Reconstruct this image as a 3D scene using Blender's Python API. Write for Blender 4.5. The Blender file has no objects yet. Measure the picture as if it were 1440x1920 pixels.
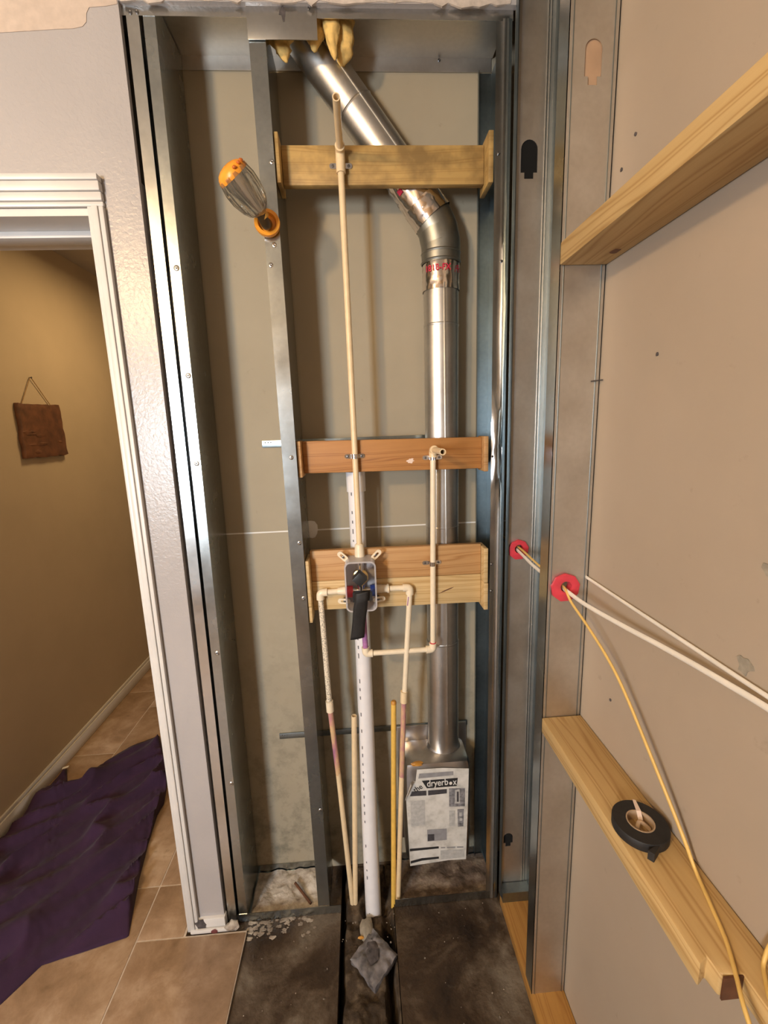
import bpy, bmesh, math, random
from math import sin, cos, pi, radians, sqrt
from mathutils import Vector, Matrix, noise
from mathutils.geometry import tessellate_polygon

random.seed(7)
scene = bpy.context.scene
COL = scene.collection

# ------------------------------------------------------------------ camera
CAM_POS = Vector((0, 0, 1.556))
def camera_axes(yaw, pitch, roll):
    a = Matrix.Rotation(roll, 3, 'Z') @ Matrix.Rotation(pitch, 3, 'X') @ Matrix(((1, 0, 0), (0, 0, -1), (0, 1, 0))) @ Matrix.Rotation(yaw, 3, 'Z')
    return a
A = camera_axes(radians(3.107), radians(10.95), radians(-2.072))
cam = bpy.data.cameras.new('camera'); cam_ob = bpy.data.objects.new('camera', cam); COL.objects.link(cam_ob)
cam.sensor_fit = 'VERTICAL'; cam.sensor_height = 36.0; cam.lens = 800.37 / 1920 * 36.0
cam.clip_start = 0.02
right, up, back = A[0].copy(), -A[1], -A[2]
mw = Matrix((right, up, back)).transposed().to_4x4(); mw.translation = CAM_POS
cam_ob.matrix_world = mw
scene.camera = cam_ob

# ------------------------------------------------------------------ world, light, exposure
world = bpy.data.worlds.new('daylight'); scene.world = world; world.use_nodes = True
wb = world.node_tree.nodes['Background']; wb.inputs[0].default_value = (0.75, 0.87, 1.0, 1); wb.inputs[1].default_value = 0.6
def area_light(name, loc, direction, sx, sy, power, color, shape='RECTANGLE'):
    l = bpy.data.lights.new(name, 'AREA'); l.shape = shape; l.size = sx; l.size_y = sy; l.energy = power; l.color = color
    o = bpy.data.objects.new(name, l); COL.objects.link(o); o.location = loc
    o.rotation_euler = Vector(direction).to_track_quat('-Z', 'Y').to_euler()
    return o
area_light('window_daylight', (-1.50, -1.66, 1.50), (0.42, 1, -0.14), 0.40, 0.82, 60, (0.86, 0.93, 1.0))
globe = bpy.data.lights.new('bathroom_globe_lamp', 'POINT'); globe.energy = 78; globe.color = (1.0, 0.68, 0.35); globe.shadow_soft_size = 0.08
globe_ob = bpy.data.objects.new('bathroom_globe_lamp', globe); COL.objects.link(globe_ob); globe_ob.location = (-1.30, -0.70, 2.36)
area_light('hall_ceiling_lamp', (-0.85, 2.35, 2.44), (0, 0, -1), 0.3, 0.3, 8.5, (1.0, 0.66, 0.30), 'DISK')
vs = scene.view_settings
vs.view_transform = 'Standard'; vs.look = 'None'; vs.exposure = 0.30; vs.gamma = 1.0; vs.use_curve_mapping = False

# ------------------------------------------------------------------ materials
def nm(name):
    m = bpy.data.materials.new(name); m.use_nodes = True
    nt = m.node_tree; b = nt.nodes['Principled BSDF']
    return m, nt, b
def coords(nt, scale=(1, 1, 1), rot=(0, 0, 0), jitter=False):
    tc = nt.nodes.new('ShaderNodeTexCoord'); mp = nt.nodes.new('ShaderNodeMapping')
    mp.inputs['Scale'].default_value = scale; mp.inputs['Rotation'].default_value = rot
    if jitter:
        oi = nt.nodes.new('ShaderNodeObjectInfo'); ad = nt.nodes.new('ShaderNodeVectorMath'); ad.operation = 'MULTIPLY_ADD'
        ad.inputs[1].default_value = (7.3, 5.1, 9.7)
        nt.links.new(oi.outputs['Random'], ad.inputs[0]); nt.links.new(tc.outputs['Object'], ad.inputs[2])
        nt.links.new(ad.outputs[0], mp.inputs['Vector'])
    else:
        nt.links.new(tc.outputs['Object'], mp.inputs['Vector'])
    return mp.outputs['Vector']
def tex_noise(nt, vec, scale, detail=4, rough=0.55, dist=0.0):
    n = nt.nodes.new('ShaderNodeTexNoise'); n.inputs['Scale'].default_value = scale; n.inputs['Detail'].default_value = detail
    n.inputs['Roughness'].default_value = rough; n.inputs['Distortion'].default_value = dist
    nt.links.new(vec, n.inputs['Vector']); return n.outputs['Fac']
def ramp(nt, fac, stops):
    r = nt.nodes.new('ShaderNodeValToRGB'); e = r.color_ramp.elements
    while len(e) < len(stops): e.new(0.5)
    for el, (p, c) in zip(e, stops):
        el.position = p; el.color = (c[0], c[1], c[2], 1)
    nt.links.new(fac, r.inputs['Fac']); return r.outputs['Color']
def mixc(nt, fac, a, b, mode='MIX'):
    m = nt.nodes.new('ShaderNodeMix'); m.data_type = 'RGBA'; m.blend_type = mode
    for s, v in ((m.inputs['Factor'], fac), (m.inputs[6], a), (m.inputs[7], b)):
        if isinstance(v, (int, float)): s.default_value = v
        elif isinstance(v, tuple): s.default_value = (v[0], v[1], v[2], 1)
        else: nt.links.new(v, s)
    return m.outputs[2]
def bump(nt, b, h, strength=0.3, dist=0.002):
    n = nt.nodes.new('ShaderNodeBump'); n.inputs['Strength'].default_value = strength; n.inputs['Distance'].default_value = dist
    nt.links.new(h, n.inputs['Height']); nt.links.new(n.outputs['Normal'], b.inputs['Normal'])
def plain(name, col, rough=0.5, metal=0.0, var=0.08, scale=30, bstr=0.0, coat=0.0):
    m, nt, b = nm(name); v = coords(nt)
    n = tex_noise(nt, v, scale)
    lo = tuple(max(0, c * (1 - var)) for c in col); hi = tuple(min(1, c * (1 + var)) for c in col)
    nt.links.new(ramp(nt, n, [(0.3, lo), (0.7, hi)]), b.inputs['Base Color'])
    b.inputs['Roughness'].default_value = rough; b.inputs['Metallic'].default_value = metal
    if coat: b.inputs['Coat Weight'].default_value = coat
    if bstr: bump(nt, b, n, bstr, 0.001)
    return m
def steel_mat(name, col=(0.44, 0.47, 0.47), rough=0.25, spangle=0.10, wob=0.07):
    m, nt, b = nm(name); v = coords(nt, jitter=True)
    n = tex_noise(nt, v, 90, 3); big = tex_noise(nt, v, 9, 3)
    c1 = tuple(c * (1 - spangle) for c in col); c2 = tuple(min(1, c * (1 + spangle)) for c in col)
    c = ramp(nt, n, [(0.3, c1), (0.7, c2)])
    c = mixc(nt, 0.35, c, ramp(nt, big, [(0.35, tuple(x * 0.72 for x in col)), (0.65, col)]))
    nt.links.new(c, b.inputs['Base Color']); b.inputs['Metallic'].default_value = 1.0
    mr = nt.nodes.new('ShaderNodeMapRange'); mr.inputs['To Min'].default_value = rough * 0.75; mr.inputs['To Max'].default_value = rough * 1.3
    nt.links.new(big, mr.inputs['Value']); nt.links.new(mr.outputs[0], b.inputs['Roughness'])
    bump(nt, b, tex_noise(nt, v, 14, 2), wob, 0.004)
    return m
def wood_mat(name, light, dark, axis, stain=None, rough=0.6, freq=15):
    # grain runs along the given axis
    sc = [1, 1, 1]; sc[axis] = 0.07
    m, nt, b = nm(name); v = coords(nt, tuple(sc), jitter=True)
    w = nt.nodes.new('ShaderNodeTexWave'); w.wave_type = 'RINGS'; w.rings_direction = 'XYZ'[axis]
    w.inputs['Scale'].default_value = freq; w.inputs['Distortion'].default_value = 9; w.inputs['Detail'].default_value = 2.0
    w.inputs['Detail Scale'].default_value = 1.4
    nt.links.new(v, w.inputs['Vector'])
    fine = tex_noise(nt, v, 160, 3)
    c = ramp(nt, w.outputs['Fac'], [(0.0, light), (0.60, tuple(0.85 * a + 0.15 * d for a, d in zip(light, dark))), (0.86, dark), (0.95, tuple(0.6 * a + 0.4 * d for a, d in zip(light, dark))), (1.0, light)])
    c = mixc(nt, 0.25, c, ramp(nt, fine, [(0.3, dark), (0.7, light)]))
    if stain:
        s = tex_noise(nt, coords(nt, jitter=True), 11, 4)
        c = mixc(nt, ramp(nt, s, [(0.42, (0, 0, 0)), (0.62, (0.85, 0.85, 0.85))]), c, stain)
    nt.links.new(c, b.inputs['Base Color']); b.inputs['Roughness'].default_value = rough
    bump(nt, b, w.outputs['Fac'], 0.12, 0.001)
    return m

def painted_wall():
    m, nt, b = nm('painted_drywall'); v = coords(nt)
    n = tex_noise(nt, v, 5, 3)
    nt.links.new(ramp(nt, n, [(0.3, (0.37, 0.352, 0.352)), (0.7, (0.40, 0.38, 0.38))]), b.inputs['Base Color'])
    b.inputs['Roughness'].default_value = 0.29
    bump(nt, b, tex_noise(nt, v, 115, 3, 0.5, 0.6), 0.35, 0.0022)
    return m
def drywall_back(name, base, dark, mould=0.0, stripe=True):
    m, nt, b = nm(name); v = coords(nt)
    n = tex_noise(nt, v, 3.2, 4)
    c = ramp(nt, n, [(0.3, dark), (0.7, base)])
    sp = tex_noise(nt, v, 24, 5, 0.65)
    c = mixc(nt, ramp(nt, sp, [(0.66, (0, 0, 0)), (0.78, (0.35, 0.35, 0.35))]), c, tuple(x * 0.45 for x in dark))
    if mould:
        sx = nt.nodes.new('ShaderNodeSeparateXYZ'); nt.links.new(v, sx.inputs[0])
        mr = nt.nodes.new('ShaderNodeMapRange'); mr.inputs['From Min'].default_value = 1.05; mr.inputs['From Max'].default_value = 0.1
        mr.inputs['To Min'].default_value = 0.0; mr.inputs['To Max'].default_value = mould
        nt.links.new(sx.outputs['Z'], mr.inputs['Value'])
        blot = ramp(nt, tex_noise(nt, v, 13, 6, 0.7), [(0.47, (0, 0, 0)), (0.64, (1, 1, 1))])
        f = mixc(nt, 1.0, blot, mr.outputs[0], 'MULTIPLY')
        c = mixc(nt, f, c, (0.10, 0.10, 0.075))
    nt.links.new(c, b.inputs['Base Color']); b.inputs['Roughness'].default_value = 0.75
    return m
def tile_mat():
    m, nt, b = nm('tan_stone_tile'); v = coords(nt, jitter=True)
    n = tex_noise(nt, v, 8, 8, 0.66, 0.25); n2 = tex_noise(nt, v, 30, 6, 0.65)
    c = ramp(nt, n, [(0.30, (0.19, 0.118, 0.066)), (0.50, (0.30, 0.198, 0.122)), (0.68, (0.42, 0.31, 0.215))])
    c = mixc(nt, ramp(nt, n2, [(0.60, (0, 0, 0)), (0.72, (0.6, 0.6, 0.6))]), c, (0.20, 0.13, 0.075))
    nt.links.new(c, b.inputs['Base Color']); b.inputs['Roughness'].default_value = 0.48
    bump(nt, b, n2, 0.12, 0.002)
    return m
def slab_mat():
    m, nt, b = nm('stained_concrete'); v = coords(nt)
    n = tex_noise(nt, v, 3.6, 8, 0.66, 0.5); n2 = tex_noise(nt, v, 34, 5, 0.6)
    c = ramp(nt, n, [(0.36, (0.014, 0.007, 0.003)), (0.48, (0.040, 0.022, 0.010)), (0.56, (0.085, 0.060, 0.038)), (0.66, (0.17, 0.14, 0.105))])
    c = mixc(nt, ramp(nt, n2, [(0.60, (0, 0, 0)), (0.75, (0.35, 0.35, 0.35))]), c, (0.15, 0.12, 0.09))
    nt.links.new(c, b.inputs['Base Color'])
    nt.links.new(ramp(nt, n, [(0.35, (0.35, 0.35, 0.35)), (0.7, (0.75, 0.75, 0.75))]), b.inputs['Roughness'])
    bump(nt, b, n2, 0.8, 0.006)
    return m
def dust_mat(name, a, bcol, c3):
    m, nt, b = nm(name); v = coords(nt)
    n = tex_noise(nt, v, 16, 6, 0.65)
    nt.links.new(ramp(nt, n, [(0.3, a), (0.5, bcol), (0.68, c3)]), b.inputs['Base Color']); b.inputs['Roughness'].default_value = 0.95
    bump(nt, b, tex_noise(nt, v, 60, 5), 0.8, 0.006)
    return m

M = {}
M['paint'] = painted_wall()
M['bare'] = plain('bare_peach_plaster', (0.50, 0.415, 0.35), 0.7, 0, 0.10, 40, 0.5)
M['gypsum'] = plain('cut_gypsum_edge', (0.50, 0.44, 0.39), 0.9, 0, 0.2, 60, 0.6)
M['trim'] = plain('white_trim_paint', (0.62, 0.605, 0.585), 0.35, 0, 0.04, 12)
M['room'] = plain('room_paint', (0.30, 0.25, 0.20), 0.7, 0, 0.03, 4)
M['hall'] = plain('hall_paint', (0.48, 0.40, 0.30), 0.75, 0, 0.04, 5)
M['ceiling'] = plain('ceiling_paint', (0.42, 0.38, 0.33), 0.8, 0, 0.03, 8)
M['gray_board'] = drywall_back('grey_drywall_paper', (0.37, 0.325, 0.24), (0.325, 0.282, 0.205), 0.60)
M['tan_board'] = drywall_back('tan_drywall_paper', (0.39, 0.318, 0.245), (0.36, 0.292, 0.222), 0.0)
M['tile'] = tile_mat(); M['slab'] = slab_mat()
M['grout'] = plain('pale_grout', (0.46, 0.385, 0.31), 0.9, 0, 0.15, 50)
M['soil'] = dust_mat('damp_rubble', (0.016, 0.010, 0.005), (0.045, 0.028, 0.014), (0.13, 0.095, 0.06))
M['dust'] = dust_mat('plaster_dust', (0.22, 0.17, 0.13), (0.44, 0.39, 0.33), (0.68, 0.63, 0.56))
M['crumb'] = dust_mat('dirty_plaster', (0.10, 0.08, 0.06), (0.25, 0.21, 0.17), (0.45, 0.40, 0.33))
M['browndust'] = dust_mat('brown_dust', (0.05, 0.035, 0.025), (0.14, 0.10, 0.075), (0.32, 0.26, 0.20))
M['steel'] = steel_mat('galvanized_steel')
M['steel_bright'] = steel_mat('bright_galvanized_steel', (0.66, 0.67, 0.66), 0.24, 0.06, 0.10)
M['steel_blue'] = steel_mat('blue_grey_steel', (0.27, 0.32, 0.345), 0.32, 0.10, 0.08)
M['steel_web'] = steel_mat('soft_sheen_steel', (0.66, 0.63, 0.58), 0.46, 0.05, 0.05)
M['duct'] = steel_mat('duct_sheet_metal', (0.64, 0.63, 0.605), 0.36, 0.06, 0.14)
M['elbow'] = steel_mat('dull_elbow_metal', (0.30, 0.30, 0.27), 0.40, 0.08, 0.2)
M['foil'] = steel_mat('crinkled_foil_tape', (0.82, 0.76, 0.72), 0.14, 0.05, 0.9)
M['boxmetal'] = steel_mat('dryer_box_metal', (0.58, 0.56, 0.55), 0.30, 0.06, 0.25)
M['chrome'] = plain('zinc_plating', (0.72, 0.72, 0.74), 0.18, 1.0, 0.05)
M['screw'] = plain('dark_screw_steel', (0.20, 0.20, 0.21), 0.35, 1.0, 0.1)
M['black_hole'] = plain('black_void', (0.002, 0.002, 0.002), 1.0, 0, 0.1)  # near-black colour painting the shade inside stud openings
M['wood_old'] = wood_mat('weathered_pine', (0.50, 0.33, 0.115), (0.36, 0.215, 0.065), 0, (0.20, 0.125, 0.045))
M['wood_orange'] = wood_mat('orange_pine', (0.43, 0.205, 0.062), (0.27, 0.105, 0.028), 0)
M['wood_mid'] = wood_mat('salmon_pine', (0.52, 0.31, 0.135), (0.37, 0.18, 0.06), 0)
M['wood_pale'] = wood_mat('pale_pine', (0.62, 0.46, 0.235), (0.46, 0.29, 0.11), 0)
M['wood_wall'] = wood_mat('yellow_pine', (0.56, 0.39, 0.175), (0.38, 0.225, 0.075), 1)
M['wood_plate'] = wood_mat('sill_plate_pine', (0.44, 0.23, 0.055), (0.32, 0.14, 0.028), 1)
M['cpvc'] = plain('cream_cpvc', (0.76, 0.60, 0.38), 0.36, 0, 0.06, 40)
M['cpvc_pale'] = plain('pale_cream_cpvc', (0.80, 0.70, 0.53), 0.33, 0, 0.05, 40)
M['cpvc_yellow'] = plain('yellow_pipe_plastic', (0.74, 0.47, 0.10), 0.35, 0, 0.08, 60)
M['pvc'] = plain('white_pvc', (0.76, 0.76, 0.79), 0.28, 0, 0.03, 30)
M['ink'] = plain('dark_pipe_print', (0.16, 0.16, 0.18), 0.6, 0, 0.1)
M['primer'] = plain('purple_primer', (0.38, 0.16, 0.36), 0.42, 0, 0.2, 70)
def primed():
    m, nt, b = nm('primer_smeared_pipe'); v = coords(nt, (1, 1, 0.3))
    n = tex_noise(nt, v, 45, 4)
    nt.links.new(ramp(nt, n, [(0.38, (0.62, 0.42, 0.23)), (0.52, (0.52, 0.26, 0.24)), (0.66, (0.34, 0.15, 0.25))]), b.inputs['Base Color'])
    b.inputs['Roughness'].default_value = 0.4
    return m
M['primed'] = primed()
def speckled():
    m, nt, b = nm('speckled_pipe'); v = coords(nt)
    n = tex_noise(nt, v, 260, 2)
    nt.links.new(ramp(nt, n, [(0.48, (0.78, 0.70, 0.56)), (0.62, (0.30, 0.27, 0.22))]), b.inputs['Base Color'])
    b.inputs['Roughness'].default_value = 0.45
    return m
M['speckled'] = speckled()
def clear_plastic(name, col, rough=0.12, trans=0.85):
    m, nt, b = nm(name); v = coords(nt)
    n = tex_noise(nt, v, 60, 3)
    nt.links.new(ramp(nt, n, [(0.3, tuple(c * 0.94 for c in col)), (0.7, col)]), b.inputs['Base Color'])
    b.inputs['Roughness'].default_value = rough; b.inputs['Transmission Weight'].default_value = trans; b.inputs['IOR'].default_value = 1.3
    bump(nt, b, n, 0.15, 0.001)
    return m
M['clear'] = clear_plastic('clear_plastic', (0.84, 0.82, 0.85), 0.16, 0.55)
M['clear_grey'] = clear_plastic('clear_grey_plastic', (0.66, 0.63, 0.55), 0.03, 0.92)
M['brass'] = plain('brass', (0.62, 0.45, 0.20), 0.3, 1.0, 0.1)
M['black'] = plain('black_plastic', (0.018, 0.019, 0.021), 0.42, 0, 0.2)
M['tape_black'] = plain('black_cloth_tape', (0.014, 0.013, 0.013), 0.62, 0, 0.25, 80, 0.3)
M['red'] = plain('red_plastic', (0.62, 0.05, 0.075), 0.36, 0, 0.10, 25)
M['blue'] = plain('blue_plastic', (0.04, 0.08, 0.34), 0.36, 0, 0.10, 25)
M['orange'] = plain('orange_plastic', (0.86, 0.34, 0.03), 0.35, 0, 0.06, 30)
M['orange_dark'] = plain('dark_orange_print', (0.50, 0.12, 0.01), 0.5, 0, 0.06, 30)
M['brown_plastic'] = plain('dark_brown_plastic', (0.05, 0.028, 0.010), 0.35, 0, 0.15)
M['cable_white'] = plain('white_cable_jacket', (0.74, 0.69, 0.61), 0.4, 0, 0.05, 30)
M['cable_yellow'] = plain('yellow_cable_jacket', (0.68, 0.45, 0.135), 0.42, 0, 0.06, 30)
M['foam'] = plain('yellow_insulation', (0.74, 0.50, 0.17), 0.95, 0, 0.25, 55, 0.9)
M['card'] = plain('tape_core_card', (0.40, 0.29, 0.19), 0.8, 0, 0.12)
M['paper_tag'] = plain('pinkish_paper', (0.78, 0.64, 0.56), 0.7, 0, 0.05)
def paper():
    m, nt, b = nm('worn_label_paper'); v = coords(nt)
    n = tex_noise(nt, v, 26, 5, 0.6)
    nt.links.new(ramp(nt, n, [(0.30, (0.44, 0.43, 0.40)), (0.5, (0.62, 0.61, 0.575)), (0.7, (0.72, 0.71, 0.68))]), b.inputs['Base Color'])
    b.inputs['Roughness'].default_value = 0.6
    return m
M['paper'] = paper()
M['print_black'] = plain('black_print', (0.02, 0.02, 0.022), 0.6, 0, 0.1)
M['print_dark'] = plain('charcoal_print', (0.05, 0.048, 0.055), 0.6, 0, 0.3, 120)
M['print_grey'] = plain('grey_print', (0.20, 0.20, 0.215), 0.6, 0, 0.6, 90)
M['print_mid'] = plain('mid_grey_print', (0.27, 0.27, 0.285), 0.6, 0, 0.12, 60)
M['print_pale'] = plain('pale_grey_print', (0.45, 0.45, 0.44), 0.6, 0, 0.15, 90)
M['print_white'] = plain('white_print', (0.72, 0.71, 0.68), 0.6, 0, 0.03)
M['print_red'] = plain('red_print', (0.55, 0.02, 0.06), 0.4, 0, 0.1)
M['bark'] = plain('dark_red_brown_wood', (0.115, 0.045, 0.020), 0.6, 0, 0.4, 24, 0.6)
M['twine'] = plain('jute_twine', (0.30, 0.20, 0.10), 0.9, 0, 0.2, 90)
def cloth():
    m, nt, b = nm('purple_cotton'); v = coords(nt)
    n = tex_noise(nt, v, 9, 4)
    nt.links.new(ramp(nt, n, [(0.3, (0.020, 0.005, 0.024)), (0.7, (0.032, 0.009, 0.038))]), b.inputs['Base Color'])
    b.inputs['Roughness'].default_value = 0.95; b.inputs['Sheen Weight'].default_value = 0.05
    bump(nt, b, tex_noise(nt, v, 420, 2), 0.4, 0.001)
    return m
M['cloth'] = cloth()
M['stain'] = plain('torn_grey_paper', (0.27, 0.24, 0.19), 0.9, 0, 0.25, 70)
M['brown_paper'] = plain('brown_kraft_paper', (0.40, 0.26, 0.16), 0.9, 0, 0.12, 20)
M['dirt'] = plain('dark_grime', (0.07, 0.06, 0.06), 0.9, 0, 0.5, 70)
M['glass'] = clear_plastic('window_glass', (0.97, 0.98, 1.0), 0.0, 1.0)
M['drain'] = plain('grey_drain_film', (0.15, 0.14, 0.145), 0.22, 0, 0.55, 38, 0.9)
M['amber'] = plain('amber_glue', (0.55, 0.26, 0.04), 0.4, 0, 0.2)

# ------------------------------------------------------------------ mesh helpers
ORIGIN = {}
def link(name, me, parent=None):
    o = bpy.data.objects.new(name, me); COL.objects.link(o)
    if parent is not None: o.parent = parent
    return o
def thing(name, label, cat, loc, group=None):
    o = link(name, None); o.location = loc; o.empty_display_size = 0.05
    o['label'] = label; o['category'] = cat
    if group: o['group'] = group
    ORIGIN[o.name] = Vector(loc)
    return o
def tag(o, label, cat, group=None):
    o['label'] = label; o['category'] = cat
    if group: o['group'] = group
    return o
def struct(name, loc=(0, 0, 0)):
    o = link(name, None); o.location = loc; o['kind'] = 'structure'; ORIGIN[o.name] = Vector(loc); return o
class MB:
    def __init__(self): self.v = []; self.f = []
    def add(self, verts, faces):
        k = len(self.v); self.v += [Vector(p) for p in verts]; self.f += [tuple(i + k for i in f) for f in faces]; return self
    def box(self, x0, x1, y0, y1, z0, z1, shear=0.0):
        # shear leans the piece in x with height
        vs_ = []
        for z in (z0, z1):
            d = shear * z
            vs_ += [(x0 + d, y0, z), (x1 + d, y0, z), (x1 + d, y1, z), (x0 + d, y1, z)]
        return self.add(vs_, [(3, 2, 1, 0), (4, 5, 6, 7), (0, 1, 5, 4), (1, 2, 6, 5), (2, 3, 7, 6), (3, 0, 4, 7)])
    def prism(self, pts, off):
        # polygon of 3-D points extruded by a vector
        n = len(pts); off = Vector(off); P = [Vector(p) for p in pts]
        tris = tessellate_polygon([P])
        self.add(P + [p + off for p in P], [tuple(t) for t in tris] + [tuple(i + n for i in reversed(t)) for t in tris] + [(i, (i + 1) % n, (i + 1) % n + n, i + n) for i in range(n)])
        return self
    def plate(self, outer, holes, off):
        off = Vector(off); loops = [[Vector(p) for p in l] for l in [outer] + holes]
        flat = [p for l in loops for p in l]; n = len(flat)
        tris = tessellate_polygon(loops)
        faces = [tuple(t) for t in tris] + [tuple(i + n for i in reversed(t)) for t in tris]
        k = 0
        for l in loops:
            m = len(l)
            faces += [(k + i, k + (i + 1) % m, k + (i + 1) % m + n, k + i + n) for i in range(m)]; k += m
        return self.add(flat + [p + off for p in flat], faces)
    def tube(self, path, r, seg=16, inner=None, caps=True):
        P = [Vector(p) for p in path]; n = len(P)
        R = r if isinstance(r, (list, tuple)) else [r] * n
        T = [(P[min(i + 1, n - 1)] - P[max(i - 1, 0)]).normalized() for i in range(n)]
        a = Vector((0, 0, 1)) if abs(T[0].z) < 0.9 else Vector((1, 0, 0))
        u = (a - T[0] * a.dot(T[0])).normalized(); rings = []
        for i in range(n):
            u = (u - T[i] * u.dot(T[i])).normalized(); w = T[i].cross(u)
            rings.append((u.copy(), w))
        def shell(RR, flip):
            vv = []; ff = []
            for i in range(n):
                uu, ww = rings[i]
                for s in range(seg):
                    t = 2 * pi * s / seg; vv.append(P[i] + (uu * cos(t) + ww * sin(t)) * RR[i])
            for i in range(n - 1):
                for s in range(seg):
                    q = (i * seg + s, i * seg + (s + 1) % seg, (i + 1) * seg + (s + 1) % seg, (i + 1) * seg + s)
                    ff.append(q[::-1] if flip else q)
            return vv, ff
        vv, ff = shell(R, False)
        if inner:
            v2, f2 = shell([x * inner for x in R], True); k = len(vv)
            ff += [tuple(i + k for i in f) for f in f2]; vv += v2
            for base, fl in ((0, False), ((n - 1) * seg, True)):
                for s in range(seg):
                    q = (base + s, k + base + s, k + base + (s + 1) % seg, base + (s + 1) % seg)
                    ff.append(q[::-1] if fl else q)
        elif caps:
            ff.append(tuple(range(seg))[::-1]); ff.append(tuple((n - 1) * seg + s for s in range(seg)))
        return self.add(vv, ff)
    def lathe(self, base, axis, prof, seg=24, caps=True):
        # profile of (distance along axis, radius)
        ax = Vector(axis).normalized(); base = Vector(base)
        a = Vector((0, 0, 1)) if abs(ax.z) < 0.9 else Vector((1, 0, 0))
        u = (a - ax * a.dot(ax)).normalized(); w = ax.cross(u); vv = []; ff = []
        for h, r in prof:
            for s in range(seg):
                t = 2 * pi * s / seg; vv.append(base + ax * h + (u * cos(t) + w * sin(t)) * r)
        m = len(prof)
        for i in range(m - 1):
            for s in range(seg): ff.append((i * seg + s, i * seg + (s + 1) % seg, (i + 1) * seg + (s + 1) % seg, (i + 1) * seg + s))
        if caps: ff.append(tuple(range(seg))[::-1]); ff.append(tuple((m - 1) * seg + s for s in range(seg)))
        return self.add(vv, ff)
    def channel(self, path, z0, z1, t=0.0013, shear=0.0):
        # folded sheet metal: open 2-D path (x, y) thickened by t and extruded upwards
        P = [Vector((p[0], p[1])) for p in path]; n = len(P)
        def nrm(i, j):
            d = (P[j] - P[i]).normalized(); return Vector((-d.y, d.x))
        off = []
        for i in range(n):
            if i == 0: o = nrm(0, 1)
            elif i == n - 1: o = nrm(n - 2, n - 1)
            else:
                a, b = nrm(i - 1, i), nrm(i, i + 1); s = (a + b); o = s / max(0.3, s.length_squared / 2)
            off.append(P[i] + o * t)
        ring = P + off[::-1]
        for i in range(n - 1):
            q = [P[i], P[i + 1], off[i + 1], off[i]]
            vv = [(p.x + shear * z0, p.y, z0) for p in q] + [(p.x + shear * z1, p.y, z1) for p in q]
            self.add(vv, [(3, 2, 1, 0), (4, 5, 6, 7), (0, 1, 5, 4), (1, 2, 6, 5), (2, 3, 7, 6), (3, 0, 4, 7)])
        return self
    def build(self, name, mat, parent=None, smooth=False, bevel=0.0, angle=40):
        o0 = ORIGIN.get(parent.name, Vector((0, 0, 0))) if parent is not None else Vector((0, 0, 0))
        me = bpy.data.meshes.new(name); me.from_pydata([tuple(p - o0) for p in self.v], [], self.f)
        bm = bmesh.new(); bm.from_mesh(me)
        bmesh.ops.recalc_face_normals(bm, faces=bm.faces)
        if bevel:
            es = [e for e in bm.edges if len(e.link_faces) == 2 and e.calc_face_angle(0) > 0.6]
            bmesh.ops.bevel(bm, geom=es, offset=bevel, segments=2, profile=0.5, affect='EDGES', clamp_overlap=True)
        bm.to_mesh(me); bm.free()
        if smooth or bevel:
            for p in me.polygons: p.use_smooth = True
            me.set_sharp_from_angle(angle=radians(angle))
        me.materials.append(M[mat] if isinstance(mat, str) else mat)
        o = link(name, me, parent); ORIGIN[o.name] = o0
        return o
def curve_pts(pts, n=8):
    P = [Vector(p) for p in pts]; out = []
    for i in range(len(P) - 1):
        p0 = P[max(i - 1, 0)]; p1 = P[i]; p2 = P[i + 1]; p3 = P[min(i + 2, len(P) - 1)]
        for k in range(n):
            t = k / n
            out.append(0.5 * ((2 * p1) + (p2 - p0) * t + (2 * p0 - 5 * p1 + 4 * p2 - p3) * t * t + (3 * p1 - p0 - 3 * p2 + p3) * t ** 3))
    out.append(P[-1]); return out
_rng = random.Random(3)

# ================================================================== THE ROOM
YF, YB = 1.14, 1.295          # front and back of the wet wall studs
YD = 1.127                    # face of the painted drywall
XR, XD = 0.400, 0.492         # near edge of the right wall studs, face of the drywall behind them
SH = 0.0135                   # lean of the left jamb

floor = struct('floor')
# slab with an open trench
m = MB()
T = dict(x0=-0.128, x1=0.048, y0=0.30, y1=1.290)
def flat(x0, x1, y0, y1, z=0.0, d=0.12): m.box(x0, x1, y0, y1, z - d, z)
flat(-2.1, T['x0'], -1.75, 4.2); flat(T['x1'], 0.9, -1.75, 4.2); flat(T['x0'], T['x1'], -1.75, T['y0']); flat(T['x0'], T['x1'], T['y1'], 4.2)
m.build('slab', 'slab', floor)
MB().box(-0.3, 0.3, 0.1, 1.4, -0.18, -0.125).build('trench_bottom', 'soil', floor)
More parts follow.
